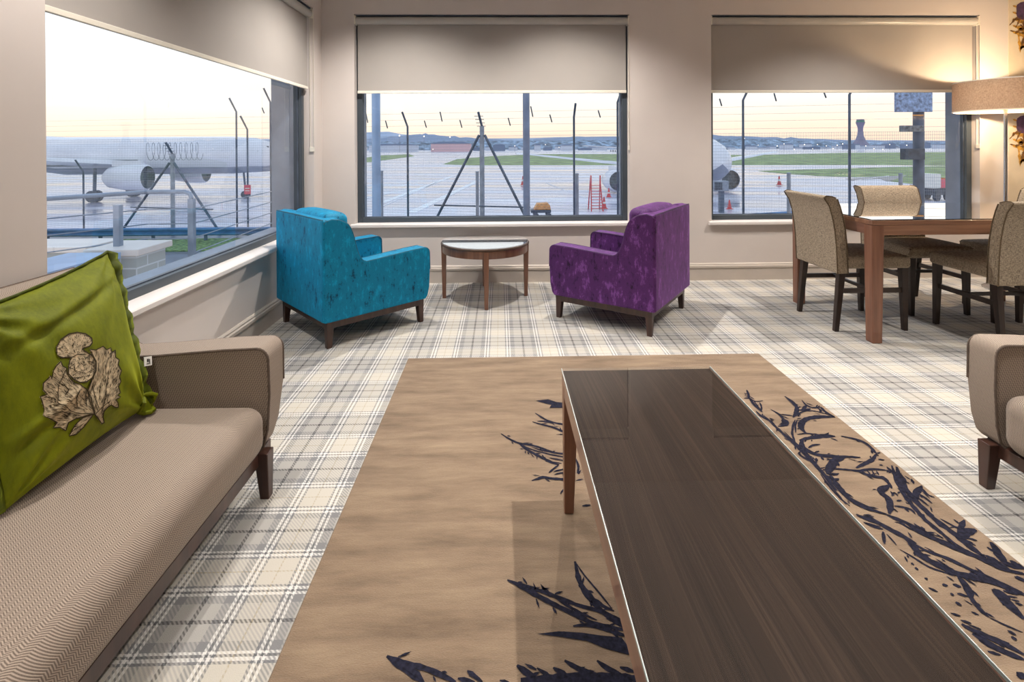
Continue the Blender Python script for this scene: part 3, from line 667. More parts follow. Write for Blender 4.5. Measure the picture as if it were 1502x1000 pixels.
for w_, p in [(.026, [(730, 155), (800, 220), (900, 320), (1012, 430)]), (.010, [(820, 170), (900, 190), (980, 200)]), (.008, [(850, 215), (950, 230)]), (.008, [(900, 250), (970, 265)]), (.008, [(930, 280), (1000, 300)]), (.012, [(440, 80), (500, 150), (530, 240), (570, 300), (650, 380), (690, 410)]),
              (.006, [(690, 410), (770, 450), (850, 490), (1000, 550)]), (.011, [(110, 55), (130, 65)]), (.011, [(265, 110), (310, 120)]), (.009, [(340, 200), (370, 212)]), (.011, [(400, 195), (480, 212)]), (.014, [(385, 275), (440, 305)]), (.009, [(530, 360), (600, 392)]), (.009, [(570, 510), (620, 525)]), (.012, [(895, 598), (945, 612)]), (.010, [(860, 535), (940, 575)]),
              (.008, [(340, 375), (430, 400)]), (.009, [(430, 440), (530, 470)]), (.018, [(440, 475), (560, 545), (700, 600), (850, 660), (1012, 755)]), (.020, [(540, 560), (700, 660), (850, 740), (1012, 795)]), (.012, [(600, 620), (750, 700), (900, 765)]), (.010, [(680, 725), (800, 755)]), (.016, [(960, 965), (1012, 930)]), (.008, [(600, 575), (740, 610), (880, 650)]), (.007, [(500, 480), (620, 520)]), (.008, [(135, 140), (220, 178)])]:
    rstroke(m, p, w_, G)
tag(m.build('area_rug', ['rug', 'navy'], smooth=False), 'taupe wool rug with a navy thistle drawing under the coffee table', 'rug')

# ================================================================ coffee table
cx0, cx1, cy0, cy1, ch = .199, .690, .36, 1.678, .47
t = thing('coffee_table', 'long dark walnut coffee table with glass top standing on the rug', 'table', ((cx0 + cx1) / 2, (cy0 + cy1) / 2, RZ))
hx, hy = (cx1 - cx0) / 2, (cy1 - cy0) / 2; H_ = ch - RZ
MB().box(-hx + .003, hx - .003, -hy + .003, hy - .003, H_ - .034, H_ - .006).build('tabletop', 'walnut', t, smooth=False, bevel=.002)
MB().box(-hx, hx, -hy, hy, H_ - .006, H_).build('glass_top', 'tglass', t, smooth=False)
for x0, x1, y0, y1 in [(-hx + .001, -hx + .024, -hy, hy), (hx - .024, hx - .001, -hy, hy)]:
    MB().box(x0, x1, y0 + .03, y1 - .03, H_ - .075, H_ - .0345).build('apron', 'redwoody', t, smooth=False, bevel=.002)
for y0 in (-hy + .001, hy - .024):
    MB().box(-hx + .03, hx - .03, y0, y0 + .023, H_ - .075, H_ - .0345).build('apron', 'redwoodx', t, smooth=False, bevel=.002)
for s1 in (-1, 1):
    MB().box(s1 * (hx + .0008) - .0008, s1 * (hx + .0008) + .0008, -hy, hy, H_ - .0058, H_ + .0003).build('glass_edge_glint', 'edgeglint', t, smooth=False)  # added opaque strip, its pale colour stands for the glint along the glass
    # edge band along the long sides
    MB().box(s1 * (hx - .0015) - .0015, s1 * (hx - .0015) + .0015, -hy, hy, H_ - .034, H_ - .006).build('edge_band', 'redwoody', t, smooth=False)
    for s2 in (-1, 1):
        MB().frus((s1 * (hx - .018), s2 * (hy - .018), .015, .015), .0005, (s1 * (hx - .025), s2 * (hy - .025), .025, .025), H_ - .034).build('leg', 'redwood', t, smooth=False, bevel=.003)

# ================================================================ round side table
t = thing('round_side_table', 'small round wooden table with glass top between the two armchairs', 'table', (-.125, 4.10, 0), math.radians(4))
MB().lathe([(0, .4475), (.343, .4475), (.344, .450), (.342, .453), (0, .453)], 64).build('glass_top', 'tglass2', t)
MB().lathe([(0, .430), (.345, .430), (.352, .434), (.352, .441), (.347, .447), (0, .447)], 64).build('tabletop', 'walnutx', t)
MB().lathe([(.300, .372), (.338, .372), (.340, .375), (.340, .4295), (.300, .4295)], 64).build('apron', 'redwood', t)
for k in range(4):
    a = math.radians(-91 + 90 * k)
    d = Vector((math.cos(a), math.sin(a)))
    l = MB().frus((.326, 0, .014, .014), 0, (.328, 0, .021, .021), .428).build('leg', 'redwood', t, smooth=False, bevel=.004); l.rotation_euler.z = a

# ================================================================ upholstered tub chairs and sofas
def arc(cx, cy, r, a0, a1, n=6):
    return [(cx + r * math.cos(math.radians(a0 + (a1 - a0) * i / n)), cy + r * math.sin(math.radians(a0 + (a1 - a0) * i / n))) for i in range(n + 1)]
def bez(p0, p1, p2, p3, n=10):
    return [tuple((1 - u) ** 3 * p0[i] + 3 * (1 - u) ** 2 * u * p1[i] + 3 * (1 - u) * u * u * p2[i] + u ** 3 * p3[i] for i in (0, 1)) for u in [k / n for k in range(n + 1)]]
def side_profile(D, zb=.162, top=.765, arm=.497, front=.516, wb=0):
    h = D / 2
    p = [(-h, zb), (-h, top - .012), (-h + .012, top)]
    p += [(-h + .05, top + .010), (-h + .10, top + .002)]
    p += bez((-h + .13 - wb * .6, top - .012), (-h + .215 - wb, top - .05), (-h + .185 - wb, arm + .015), (-h + .275 - wb * .8, arm - .006), 10)
    p += [(-h + .36, arm - .001), (h - .16, front - .004)]
    p += arc(h - .045, front - .040, .040, 90, 2, 5)
    p += [(h - .002, .36), (h - .008, .24), (h - .022, zb + .02), (h - .04, zb)]
    return p
def tub(label, cat, name, fab, pipe, D, W, at, loc, rz, seat_n=1, flare=0, seatz=.33):
    t = thing(name, label, cat, loc, rz)
    h, g = D / 2, W / 2
    prof = side_profile(D, wb=.05 if cat == 'sofa' else 0)
    for s in (-1, 1):
        mb = MB(); mb.prism(prof, s * (g - at), s * g, 'xz')
        if flare:
            # outer face narrows toward the bottom
            nv = []
            for v in mb.v:
                if abs(v[1]) > g - .001:
                    q = max(0, (.40 - v[2]) / .24); nv.append((v[0], v[1] - s * flare * min(1, q) ** 1.3, v[2]))
                else: nv.append(v)
            mb.v = nv
        mb.build('side_panel', fab, t, bevel=.014)
        pts_o = [(p[0], s * (g + .001), p[1]) for p in prof[1:-3]]
        top_only = [(x, y, z) for x, y, z in pts_o]
        if flare: top_only = [(x, y - s * flare * min(1, max(0, (.40 - z) / .24)) ** 1.3, z) for x, y, z in top_only]
        MB().tube([(x, y - s * .006, z - (.004 if z > .45 else 0)) for x, y, z in top_only], .0042, 6).build('piping', pipe, t)
        inn = [(p[0], s * (g - at + .0005), p[1]) for p in prof if p[0] > -h + .12 and (p[1] > .30 or p[0] > 0)]
        MB().tube([(x, y, z - .003) for x, y, z in inn], .0042, 6).build('piping', pipe, t)
    MB().soft(-h - .008, -h + .05, -(g - .003), g - .003, .163, .772, r=.014).build('back_panel', fab, t)
    MB().soft(-h + .01, -h + .135, -(g - at) - .004, g - at + .004, .17, .768, r=.014).build('inner_back', fab, t)
    MB().tube([(-h - .002, -(g - .012), .770), (-h - .002, 0, .773), (-h - .002, g - .012, .770)], .0042, 6).build('piping', pipe, t)
    n = seat_n; a0 = -(g - at) + .004; wI = 2 * (g - at) - .008
    for k in range(n):
        y0 = a0 + wI * k / n; y1 = a0 + wI * (k + 1) / n
        MB().soft(-h + .055, -h + (.225 if cat != 'sofa' else .20), y0 + .015, y1 - .015, seatz - .02, .785, r=.045, crown=.012).build('back_cushion', fab, t)
    MB().soft(-h + .12, h - .004, a0 - .002, a0 + wI + .002, .165, seatz - .012, r=.055, crown=.018, n=12).build('seat', fab, t)
    # timber plinth and tapered legs
    ins = .026; sf = cat == 'sofa'; fo = .006 if sf else 0
    for x0, x1, y0, y1 in [(-h + ins, -h + ins + .03, -g + ins, g - ins), (h - ins - .045 + fo * 1.4, h - ins - .015 + fo * 1.4, -g + ins, g - ins)]:
        MB().box(x0, x1, y0 + .02, y1 - .02, .118, .163).build('rail', 'darkwood', t, smooth=False, bevel=.002)
    for y0 in (-g + ins + flare, g - ins - .03 - flare):
        MB().box(-h + ins, h - ins - .015, y0, y0 + .03, .118, .163).build('rail', 'darkwood', t, smooth=False, bevel=.002)
    for sx in (-1, 1):
        for sy in (-1, 1):
            gx, gy = sx * (h - ins - .024), sy * (g - ins - .024 - flare)
            if sf: gy = sy * (g - .05 - flare * 1.3)
            if sx > 0: gx += (.026 if sf else -.012)
            MB().frus((gx + sx * .006, gy + sy * .006, .0155, .0155), 0, (gx, gy, .024, .024), .162).build('leg', 'darkwood', t, smooth=False, bevel=.003)
    return t
tub('teal blue velvet armchair with dark legs, turned toward the round table', 'armchair', 'armchair', 'teal', 'tealpipe', .755, .745, .105, (-1.015, 3.555, 0), math.radians(43.2))
tub('purple velvet armchair with dark legs beneath the middle window', 'armchair', 'armchair', 'purple', 'purplepipe', .755, .765, .105, (.868, 3.68, 0), math.radians(144.2))
tub('beige herringbone sofa along the left wall holding the green cushion', 'sofa', 'sofa', 'sofa', 'sofapipe', .745, 2.05, .125, (-1.165, .868, 0), 0, 2, .055, .345)
tub('grey beige sofa end cut off at the right edge of the photo', 'sofa', 'sofa', 'sofa', 'sofapipe', .745, 2.0, .110, (2.055, .815, 0), PI, 2, .014, .375)

# ================================================================ dining table
dx0, dx1, dy0, dy1 = 2.240, 3.86, 3.035, 3.885
t = thing('dining_table', 'reddish brown wooden dining table with reflective glass top by the right window', 'table', ((dx0 + dx1) / 2, (dy0 + dy1) / 2, 0))
hx, hy = (dx1 - dx0) / 2, (dy1 - dy0) / 2
MB().box(-hx, hx, -hy, hy, .716, .744).build('tabletop', 'redwoodx', t, smooth=False, bevel=.003)
MB().box(-hx + .002, hx - .002, -hy + .002, hy - .002, .7445, .7505).build('glass_top', 'tglass2', t, smooth=False)
for y0 in (-hy + .002, hy - .027): MB().box(-hx + .07, hx - .07, y0, y0 + .025, .655, .7155).build('apron', 'redwoodx', t, smooth=False, bevel=.002)
for x0 in (-hx + .002, hx - .027): MB().box(x0, x0 + .025, -hy + .07, hy - .07, .655, .7155).build('apron', 'redwoody', t, smooth=False, bevel=.002)
for s1 in (-1, 1):
    for s2 in (-1, 1):
        MB().frus((s1 * (hx - .033), s2 * (hy - .033), .031, .031), 0, (s1 * (hx - .038), s2 * (hy - .038), .038, .038), .7155).build('leg', 'redwood', t, smooth=False, bevel=.006)

# ================================================================ dining chairs (local +x = forward)
def dining_chair(label, loc, rz):
    t = thing('dining_chair', label, 'chair', loc, rz, 'upholstered chairs around the dining table')
    W = .46; g = W / 2
    # curved back slab: centreline in xz
    cl = [(-.215, .375), (-.218, .45), (-.222, .55), (-.232, .65), (-.248, .74), (-.268, .81), (-.285, .855)]
    front = [(x + .034, z) for x, z in cl]; back = [(x - .034, z) for x, z in cl]
    top = [(-.330, .852), (-.338, .866), (-.322, .876), (-.285, .872), (-.258, .862)]
    prof = back[:-1] + top + front[::-1]
    MB().prism(prof, -g, g, 'xz').build('backrest', 'chairfab', t, bevel=.010)
    for s in (-1, 1):
        loop = [(x, s * (g - .002), z) for x, z in back[:-1] + top]
        MB().tube([(x - .001, y, z) for x, y, z in loop], .0035, 6).build('piping', 'chairpipe', t)
        MB().tube([(x + .001, s * (g - .002), z) for x, z in front], .0035, 6).build('piping', 'chairpipe', t)
    MB().soft(-.185, .235, -g, g, .405, .485, r=.022, crown=.012).build('seat', 'chairfab', t)
    MB().tube([(-.18, -g + .006, .47), (.228, -g + .006, .47), (.228, g - .006, .47), (-.18, g - .006, .47)], .0035, 6).build('piping', 'chairpipe', t)
    for s in (-1, 1):
        MB().frus((.208, s * (g - .030), .014, .014), 0, (.200, s * (g - .034), .021, .021), .41).build('leg', 'chairleg', t, smooth=False, bevel=.003)
        MB().frus((-.245, s * (g - .030), .014, .014), 0, (-.205, s * (g - .034), .021, .021), .41).build('leg', 'chairleg', t, smooth=False, bevel=.003)
        MB().box(-.205, .19, s * (g - .034) - .008, s * (g - .034) + .008, .245, .275).build('stretcher', 'chairleg', t, smooth=False)
    MB().box(-.01, .01, -g + .03, g - .03, .25, .27).build('stretcher', 'chairleg', t, smooth=False)
    return t
ch1 = dining_chair('woven beige dining chair tucked in at the left end of the table', (2.405, 3.455, 0), 0)
def chair_copy(label, loc, rz):
    c = copy_tree(ch1); c.location = loc; c.rotation_euler.z = rz; c['label'] = label; return c
chair_copy('beige dining chair on the near long side, back toward the camera', (3.115, 3.155, 0), PI / 2)
chair_copy('beige dining chair against the window side, its back rising behind the tabletop', (3.085, 3.74, 0), -PI / 2)
chair_copy('dining chair at the right end, only its dim seat showing under the tabletop', (3.70, 3.57, 0), PI)

# ================================================================ floor lamp
t = thing('floor_lamp', 'floor lamp with wide drum shade glowing beside the right window', 'lamp', (4.187, 4.15, 0))
MB().lathe([(0, 0), (.15, 0), (.15, .012), (.14, .018), (.02, .024), (0, .024)], 40).build('base', 'chrome', t)
MB().lathe([(0, .02), (.0125, .02), (.0125, 1.53), (0, 1.53)], 20).build('pole', 'chrome', t)
MB().lathe([(0, 1.53), (.022, 1.53), (.022, 1.56), (0, 1.56)], 20).build('lamp_holder', 'chrome', t)
mb = MB(); R_, R2 = .338, .332
mb.lathe([(R_, 1.475), (R_, 1.725), (R2, 1.725), (R2, 1.475), (R_, 1.475)], 64)
mb.build('lamp_shade', 'shade', t)
sh = MB()
for k in range(3):
    a = 2 * PI * k / 3 + .4; sh.tube([(0, 0, 1.70), (.334 * math.cos(a), .334 * math.sin(a), 1.70)], .003, 6)
sh.tube([(0, 0, 1.56), (0, 0, 1.70)], .003, 6)
sh.build('shade_carrier', 'chrome', t)
for z in (1.477, 1.722):
    mb = MB(); mb.lathe([(R_ + .002, z - .004), (R_ + .002, z + .004), (R2 - .002, z + .004), (R2 - .002, z - .004), (R_ + .002, z - .004)], 64); mb.build('shade_trim', 'bar', t)
ob = MB().lathe([(0, -.03), (.02, -.022), (.03, 0), (.02, .022), (0, .03)], 20)

# ================================================================ green velvet cushion with thistle
Lc = .56
c0 = Vector((-1.150, 1.165, .352)); cU = Vector((.0, 1, 0.0)); tilt = math.radians(13)
cV = Vector((-math.sin(tilt), 0, math.cos(tilt))); cN = Vector((math.cos(tilt), 0, math.sin(tilt)))
t = thing('cushion', 'green velvet cushion with embroidered thistle leaning on the left sofa', 'cushion', tuple(c0 + cU * Lc / 2))
org = c0 + cU * Lc / 2
def bulge(u, v):   # u,v in 0..1
    a, b = abs(2 * u - 1), abs(2 * v - 1)
    e = max(0, 1 - a ** 2.6) ** .62 * max(0, 1 - b ** 2.6) ** .62
    h = .088 * e
    # creases pulling from the corners and one long fold lower left
    for cu, cv, ph in ((1, 1, 0), (0, 1, 1.3), (1, 0, 2.2), (0, 0, .7)):
        du, dv = u - cu, v - cv; r = math.hypot(du, dv); an = math.atan2(dv, du)
        h += .011 * math.sin(an * 13 + ph + r * 3) * math.exp(-r * 3.6) * min(1, e * 3)
    h += .018 * math.exp(-((v - .30 - .28 * u) / .03) ** 2) * max(0, (.5 - u)) * 2 * e - .022 * math.exp(-((v - .22 - .30 * u) / .035) ** 2) * max(0, (.55 - u)) * 2 * e
    h += .009 * math.exp(-((v - .80 - .10 * u) / .03) ** 2) * e - .009 * math.exp(-((v - .74 - .12 * u) / .03) ** 2) * e
    return h
def outline(u, v):   # square with slightly concave sides
    k = .022
    uu = (u - .5) * (1 - k * 2 * (1 - (2 * v - 1) ** 2)); vv = (v - .5) * (1 - k * 2 * (1 - (2 * u - 1) ** 2))
    return uu + .5, vv + .5
ins = .045
def cpt(u, v, side=1, off=0):
    uu, vv = outline(u, v)
    uu = ins + uu * (Lc - 2 * ins); vv = .01 + vv * (Lc - .045) * (1 - .11 * (1 - u))
    return c0 + cU * uu + cV * vv + cN * (side * bulge(u, v) * (1 if side > 0 else .8) + off) - org
n = 72
for side, nm in ((1, 'cushion_front'), (-1, 'cushion_back')):
    mb = MB(); vs_ = [cpt(i / n, j / n, side) for j in range(n + 1) for i in range(n + 1)]
    mb.add(vs_, [(j * (n + 1) + i, j * (n + 1) + i + 1, (j + 1) * (n + 1) + i + 1, (j + 1) * (n + 1) + i) for j in range(n) for i in range(n)])
    mb.build(nm, 'green', t, angle=180)
# ruffled flange round three sides
edge = []
K = 60
for (u0, v0, u1, v1, nu, nv) in ((1, 0, 1, 1, 1, 0), (1, 1, 0, 1, 0, 1), (0, 1, 0, 0, -1, 0)):
    for k in range(K + (1 if (u0, v0) == (0, 1) else 0)):
        f = k / K; edge.append((u0 + (u1 - u0) * f, v0 + (v1 - v0) * f, nu, nv, f))
mb = MB(); A_ = []; B_ = []; E2 = []
for i, (u, v, nu, nv, f) in enumerate(edge):
    p = cpt(u, v)
    cd = Vector((nu, nv))
    if f < .12:      # blend direction round corners
        pass
    wv = .006 * math.sin(i * .62) + .003 * math.sin(i * 1.31)
    wdt = .040 if nu else .008
    wdt *= (1 + .05 * math.sin(i * .55)); wv *= (.8 if nu else .3)
    q = p + cU * nu * wdt + cV * nv * wdt + cN * wv
    A_.append(p); B_.append((p + q) / 2 + cN * wv * .8); E2.append(q)
k = len(A_)
mb.add(A_ + B_ + E2, [(i, i + 1, k + i + 1, k + i) for i in range(k - 1)] + [(k + i, k + i + 1, 2 * k + i + 1, 2 * k + i) for i in range(k - 1)])
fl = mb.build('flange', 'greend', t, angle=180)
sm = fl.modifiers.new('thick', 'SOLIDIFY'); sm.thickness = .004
# corner ear at the bottom right
mb = MB(); base = cpt(1, .0) + cN * .01
mb.add([base + cU * (.028 * math.cos(a)) + cV * (.012 + .026 * math.sin(a)) + cN * .008 * math.sin(3 * a) for a in [2 * PI * i / 14 for i in range(14)]], [tuple(range(14))])
ear = [base + cU * (.03 * math.cos(a)) + cV * (.012 + .028 * math.sin(a)) + cN * .012 * math.sin(3 * a) for a in [2 * PI * i / 14 for i in range(14)]]
mb.tube(ear + [ear[0]], .007, 8); mb.build('corner_fold', 'green', t)
# brand-free white side tab with small dark mark
mb = MB(); p0 = cpt(1, .24) + cU * .035 + cN * .006
def quad(mb, o, a, b, th=.0015):
    mb.add([o, o + a, o + a + b, o + b, o + cN * th, o + a + cN * th, o + a + b + cN * th, o + b + cN * th], [(0, 1, 2, 3), (4, 5, 6, 7), (0, 1, 5, 4), (1, 2, 6, 5), (2, 3, 7, 6), (3, 0, 4, 7)])
ta = (cU * .034 - cV * .010); tb = (cV * .028 + cU * .008)
quad(mb, p0, ta, tb); mb.mi = 1
quad(mb, p0 + ta * .35 + tb * .4 + cN * .002, ta * .2, tb * .35, .0005); quad(mb, p0 + ta * .62 + tb * .3 + cN * .002, ta * .1, tb * .4, .0005); quad(mb, p0 + ta * .30 + tb * .2 + cN * .002, ta * .45, tb * .08, .0005)
mb.build('care_tab', ['white', 'ink'], t, smooth=False)
# thistle embroidery: traced outlines dropped on the cushion's own surface
TH = crop(30, 460, 5)
def on_cushion(p):
    d = ray(*TH(p)); o = Vector((0, 0, EYE)); off = .06
    for _ in range(4):
        tt = ((c0 + cN * off - o).dot(cN)) / d.dot(cN); q = o + d * tt - c0
        qa, qb = q.dot(cU), q.dot(cV)
        u = (qa - ins) / (Lc - 2 * ins); v = (qb - .01) / (Lc - .045)
        for _k in range(4):
            w0 = cpt(u, v) + org - c0
            u += (qa - w0.dot(cU)) / (Lc - 2 * ins); v += (qb - w0.dot(cV)) / (Lc - .045)
        off = bulge(min(1, max(0, u)), min(1, max(0, v)))
    return u, v
def csurf(u, v, off): return cpt(u, v, 1, off + .0006)
shapes = {
 'head': [(262,300),(256,250),(290,190),(350,150),(410,138),(470,148),(515,180),(520,215),(500,240),(460,250),(445,262),(470,278),(520,310),(548,360),(545,420),(520,470),(480,500),(430,505),(380,480),(345,440),(345,390),(355,345),(372,322),(350,318),(300,325),(270,310)],
 'right': [(500,262),(545,268),(600,240),(625,265),(655,252),(665,285),(690,268),(690,320),(718,340),(710,375),(735,420),(720,460),(730,500),(712,535),(726,580),(705,600),(728,612),(690,632),(708,652),(712,688),(690,690),(660,670),(630,690),(605,720),(598,760),(608,800),(590,808),(570,780),(540,742),(500,640),(490,560),(520,480),(548,420),(548,350),(520,300)],
 'left': [(290,350),(302,385),(328,398),(335,440),(360,480),(395,512),(430,520),(480,560),(510,620),(530,700),(540,738),(500,742),(440,760),(400,770),(345,800),(325,860),(285,835),(232,838),(262,800),(215,775),(172,740),(165,690),(150,640),(138,610),(192,592),(160,560),(163,510),(205,470),(215,455),(225,480),(235,420),(255,385)],
 'low': [(530,738),(490,790),(460,830),(400,887),(350,898),(380,840),(410,800),(450,765)],
}
def inside(p, poly):
    r = False; j = len(poly) - 1
    for i in range(len(poly)):
        if (poly[i][1] > p[1]) != (poly[j][1] > p[1]) and p[0] < (poly[j][0] - poly[i][0]) * (p[1] - poly[i][1]) / (poly[j][1] - poly[i][1]) + poly[i][0]: r = not r
        j = i
    return r
emb = MB(); rc = random.Random(5)
step = 8
for nm, poly in shapes.items():
    # fill by fine grid cells clipped loosely to outline
    xs = [p[0] for p in poly]; ys = [p[1] for p in poly]; vid = {}
    vs_ = []; fs = []
    def gv(i, j):
        if (i, j) not in vid:
            u, v = on_cushion((i, j)); vid[(i, j)] = len(vs_); vs_.append(csurf(u, v, .0012))
        return vid[(i, j)]
    for i in range(int(min(xs)) // step * step, int(max(xs)) + step, step):
        for j in range(int(min(ys)) // step * step, int(max(ys)) + step, step):
            if inside((i + step / 2, j + step / 2), poly):
                fs.append((gv(i, j), gv(i + step, j), gv(i + step, j + step), gv(i, j + step)))
    emb.mi = 0; emb.add(vs_, fs)
def estroke(pts, w_, off=.0022):
    P = []
    for i in range(len(pts) - 1):
        L = math.hypot(pts[i + 1][0] - pts[i][0], pts[i + 1][1] - pts[i][1]); k_ = max(1, int(L / 14))
        for q in range(k_): P.append((pts[i][0] + (pts[i + 1][0] - pts[i][0]) * q / k_, pts[i][1] + (pts[i + 1][1] - pts[i][1]) * q / k_))
    P.append(pts[-1]); n_ = len(P); a = []; b = []
    for i, p in enumerate(P):
        dx = P[min(i + 1, n_ - 1)][0] - P[max(i - 1, 0)][0]; dy = P[min(i + 1, n_ - 1)][1] - P[max(i - 1, 0)][1]; L = math.hypot(dx, dy) or 1
        ww = w_ * (1 if 0 < i < n_ - 1 else .3)
        for s, lst in ((1, a), (-1, b)):
            u, v = on_cushion((p[0] - dy / L * ww / 2 * s, p[1] + dx / L * ww / 2 * s)); lst.append(csurf(u, v, off))
    emb.mi = 1; emb.add(a + b, [(i, i + 1, n_ + i + 1, n_ + i) for i in range(n_ - 1)])
for nm, poly in shapes.items():
    estroke(poly + [poly[0]], 8 if nm != 'head' else 9)
def hatch(poly, cnt, fn, w_=3.6):
    xs = [p[0] for p in poly]; ys = [p[1] for p in poly]; k_ = 0; tr_ = 0
    while k_ < cnt and tr_ < cnt * 8:
        tr_ += 1; p = (rc.uniform(min(xs), max(xs)), rc.uniform(min(ys), max(ys)))
        if not inside(p, poly): continue
        an, L = fn(p); q = (p[0] + math.cos(an) * L, p[1] + math.sin(an) * L); mid = ((p[0] + q[0]) / 2 + rc.uniform(-3, 3), (p[1] + q[1]) / 2 + rc.uniform(-3, 3))
        if inside(q, poly): estroke([p, mid, q], w_ * rc.uniform(.6, 1.5)); k_ += 1
hatch(shapes['head'], 330, lambda p: (math.atan2(p[1] - 300, p[0] - 415) + rc.uniform(-.35, .35), rc.uniform(7, 20)) if p[1] < 300 else (math.atan2(p[1] - 250, (p[0] - 440)) + rc.choice((-.7, .7)), rc.uniform(12, 28)))
hatch(shapes['right'], 260, lambda p: (math.atan2(p[1] - 790, p[0] - 570) + rc.uniform(-.25, .25), rc.uniform(14, 42)))
hatch(shapes['left'], 300, lambda p: (math.atan2(p[1] - 760, p[0] - 590) + rc.uniform(-.3, .3), rc.uniform(14, 46)))
hatch(shapes['low'], 26, lambda p: (math.atan2(p[1] - 740, p[0] - 540) + rc.uniform(-.1, .1), rc.uniform(16, 44)))
for q, w_ in [([(275, 520), (270, 590), (300, 660), (360, 715), (430, 735), (530, 732)], 6), ([(330, 400), (300, 470), (275, 520)], 5), ([(430, 560), (400, 620), (410, 690)], 7), ([(480, 540), (470, 600), (480, 690)], 6), ([(520, 520), (540, 620), (570, 700)], 6), ([(640, 420), (620, 560), (600, 680), (585, 740)], 5), ([(345, 390), (400, 420), (470, 440), (545, 400)], 4), ([(360, 470), (420, 470), (520, 450)], 4), ([(350, 330), (410, 300), (470, 300)], 6), ([(540, 740), (590, 690), (650, 640)], 5), ([(310, 520), (350, 560), (330, 600)], 9), ([(200, 680), (260, 660), (290, 680)], 6), ([(230, 740), (300, 720), (360, 740)], 6), ([(170, 610), (240, 620), (280, 640)], 6)]:
    estroke(q, w_, .0026)
emb.build('thistle_embroidery', ['cream', 'outline'], t, smooth=False)

# ================================================================ outside: ground
GZ, NZ = -3.8, -2.4
def gp(px, py, z=GZ): q = atz(px, py, z); return (q.x, q.y, z)
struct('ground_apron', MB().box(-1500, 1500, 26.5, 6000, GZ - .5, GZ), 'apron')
m = MB(); m.box(-90, 90, 5.2, 23.2, NZ - 1.6, NZ); struct('ground_near', m, 'asphalt')
def flat(name, pts, mat, h=.03, label=None, cat=None):
    m = MB(); m.prism([(p[0], p[1]) for p in pts], GZ, GZ + h, 'xy'); return tag(m.build(name, mat, smooth=False), kind='structure')
flat('ground_grass', [gp(650, 241), gp(670, 233.5), gp(720, 229), gp(800, 226), gp(905, 226), gp(1000, 227), gp(1100, 227.4), gp(1240, 224), gp(1400, 222.8), gp(1700, 222), gp(1800, 245), gp(1500, 244), gp(1300, 242), gp(1050, 242), gp(905, 242.2), gp(760, 242.2), gp(690, 242.4)], 'grass')
flat('ground_grass', [gp(1112, 251), gp(1170, 249), gp(1240, 247.5), gp(1310, 245), gp(1400, 243.5), gp(1400, 252), gp(1330, 257), gp(1255, 260), gp(1200, 258), gp(1150, 254.5)], 'grass', .05)
flat('ground_grass', [gp(1306, 266), gp(1330, 258), gp(1372, 247), gp(1420, 240), gp(1440, 262), gp(1350, 271)], 'grass', .07)
flat('ground_grass', [gp(500, 236), gp(560, 228), gp(600, 226), gp(608, 229), gp(575, 233.5), gp(540, 238), gp(510, 239)], 'grass', .04)
def road(name, a, b, wd_, mat='line', h=.045, z=GZ):
    pa, pb = atz(a[0], a[1], z), atz(b[0], b[1], z); d = (pb - pa); d.z = 0; d.normalize(); nr = Vector((-d.y, d.x, 0)) * wd_ / 2
    m = MB(); m.prism([tuple(q)[:2] for q in (pa + nr, pb + nr, pb - nr, pa - nr)], z, z + h, 'xy')
    return m
flat('ground_road', [gp(1240, 262.5), gp(1330, 257), gp(1312, 266), gp(1300, 266), gp(1290, 262), gp(1250, 265)], 'asphalt', .035)
m = MB()
for a, b, wd_ in [((604, 312), (700, 266), .7), ((560, 298), (665, 258), .6), ((540, 312), (640, 268), .12), ((524, 293), (600, 278), .35), ((704, 281), (765, 281), .25), ((860, 291), (800, 268), .08),
                  ((1300, 224), (1500, 222.3), 2.5), ((1120, 226), (1300, 224), 2.0), ((700, 223), (905, 226), 1.6), ((540, 228), (700, 225), 1.0), ((1255, 265), (1310, 257), .2)]:
    q = road('', a, b, wd_); m.add(q.v, q.f)
tag(m.build('ground_markings', 'line', smooth=False), kind='structure')
# far hills, tree belts and town
def ridge(name, mat, Y, pts, depth, kind='structure', label=None, cat=None, rough=0, sub=6, zb=GZ - 20):
    # pts: (px, py) skyline, built at distance Y as a real ridge with depth
    P = []
    for i in range(len(pts) - 1):
        for k in range(sub): f = k / sub; P.append((pts[i][0] * (1 - f) + pts[i + 1][0] * f, pts[i][1] * (1 - f) + pts[i + 1][1] * f))
    P.append(pts[-1]); rows = []
    for j, (dy, hh) in enumerate([(-1, 0), (-.55, .55), (-.2, .9), (0, 1), (.5, .6), (1, 0)]):
        row = []
        for i, (a, b) in enumerate(P):
            q = aty(a, b, Y); z = zb + (q.z - zb) * hh + (rough * noise.noise(Vector((i * .9, j * 1.7, Y))) if 0 < j < 5 else 0)
            row.append((q.x, Y + dy * depth, z))
        rows.append(row)
    n_ = len(P); m = MB(); m.add([v for r in rows for v in r], [(j * n_ + i, j * n_ + i + 1, (j + 1) * n_ + i + 1, (j + 1) * n_ + i) for j in range(5) for i in range(n_ - 1)])
    o = m.build(name, mat); return tag(o, label, cat, kind=kind)
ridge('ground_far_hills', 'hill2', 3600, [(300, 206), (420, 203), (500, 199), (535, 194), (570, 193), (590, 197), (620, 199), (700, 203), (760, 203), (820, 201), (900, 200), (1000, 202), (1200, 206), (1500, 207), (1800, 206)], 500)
ridge('ground_hills', 'hill', 2300, [(-400, 211), (60, 209), (300, 206), (500, 205), (560, 202), (600, 198), (624, 196), (650, 199), (700, 203), (760, 206), (800, 203), (860, 200), (905, 201), (1000, 198), (1045, 198), (1100, 200), (1160, 202), (1230, 205), (1330, 206), (1500, 207), (1700, 206)], 350, rough=6)
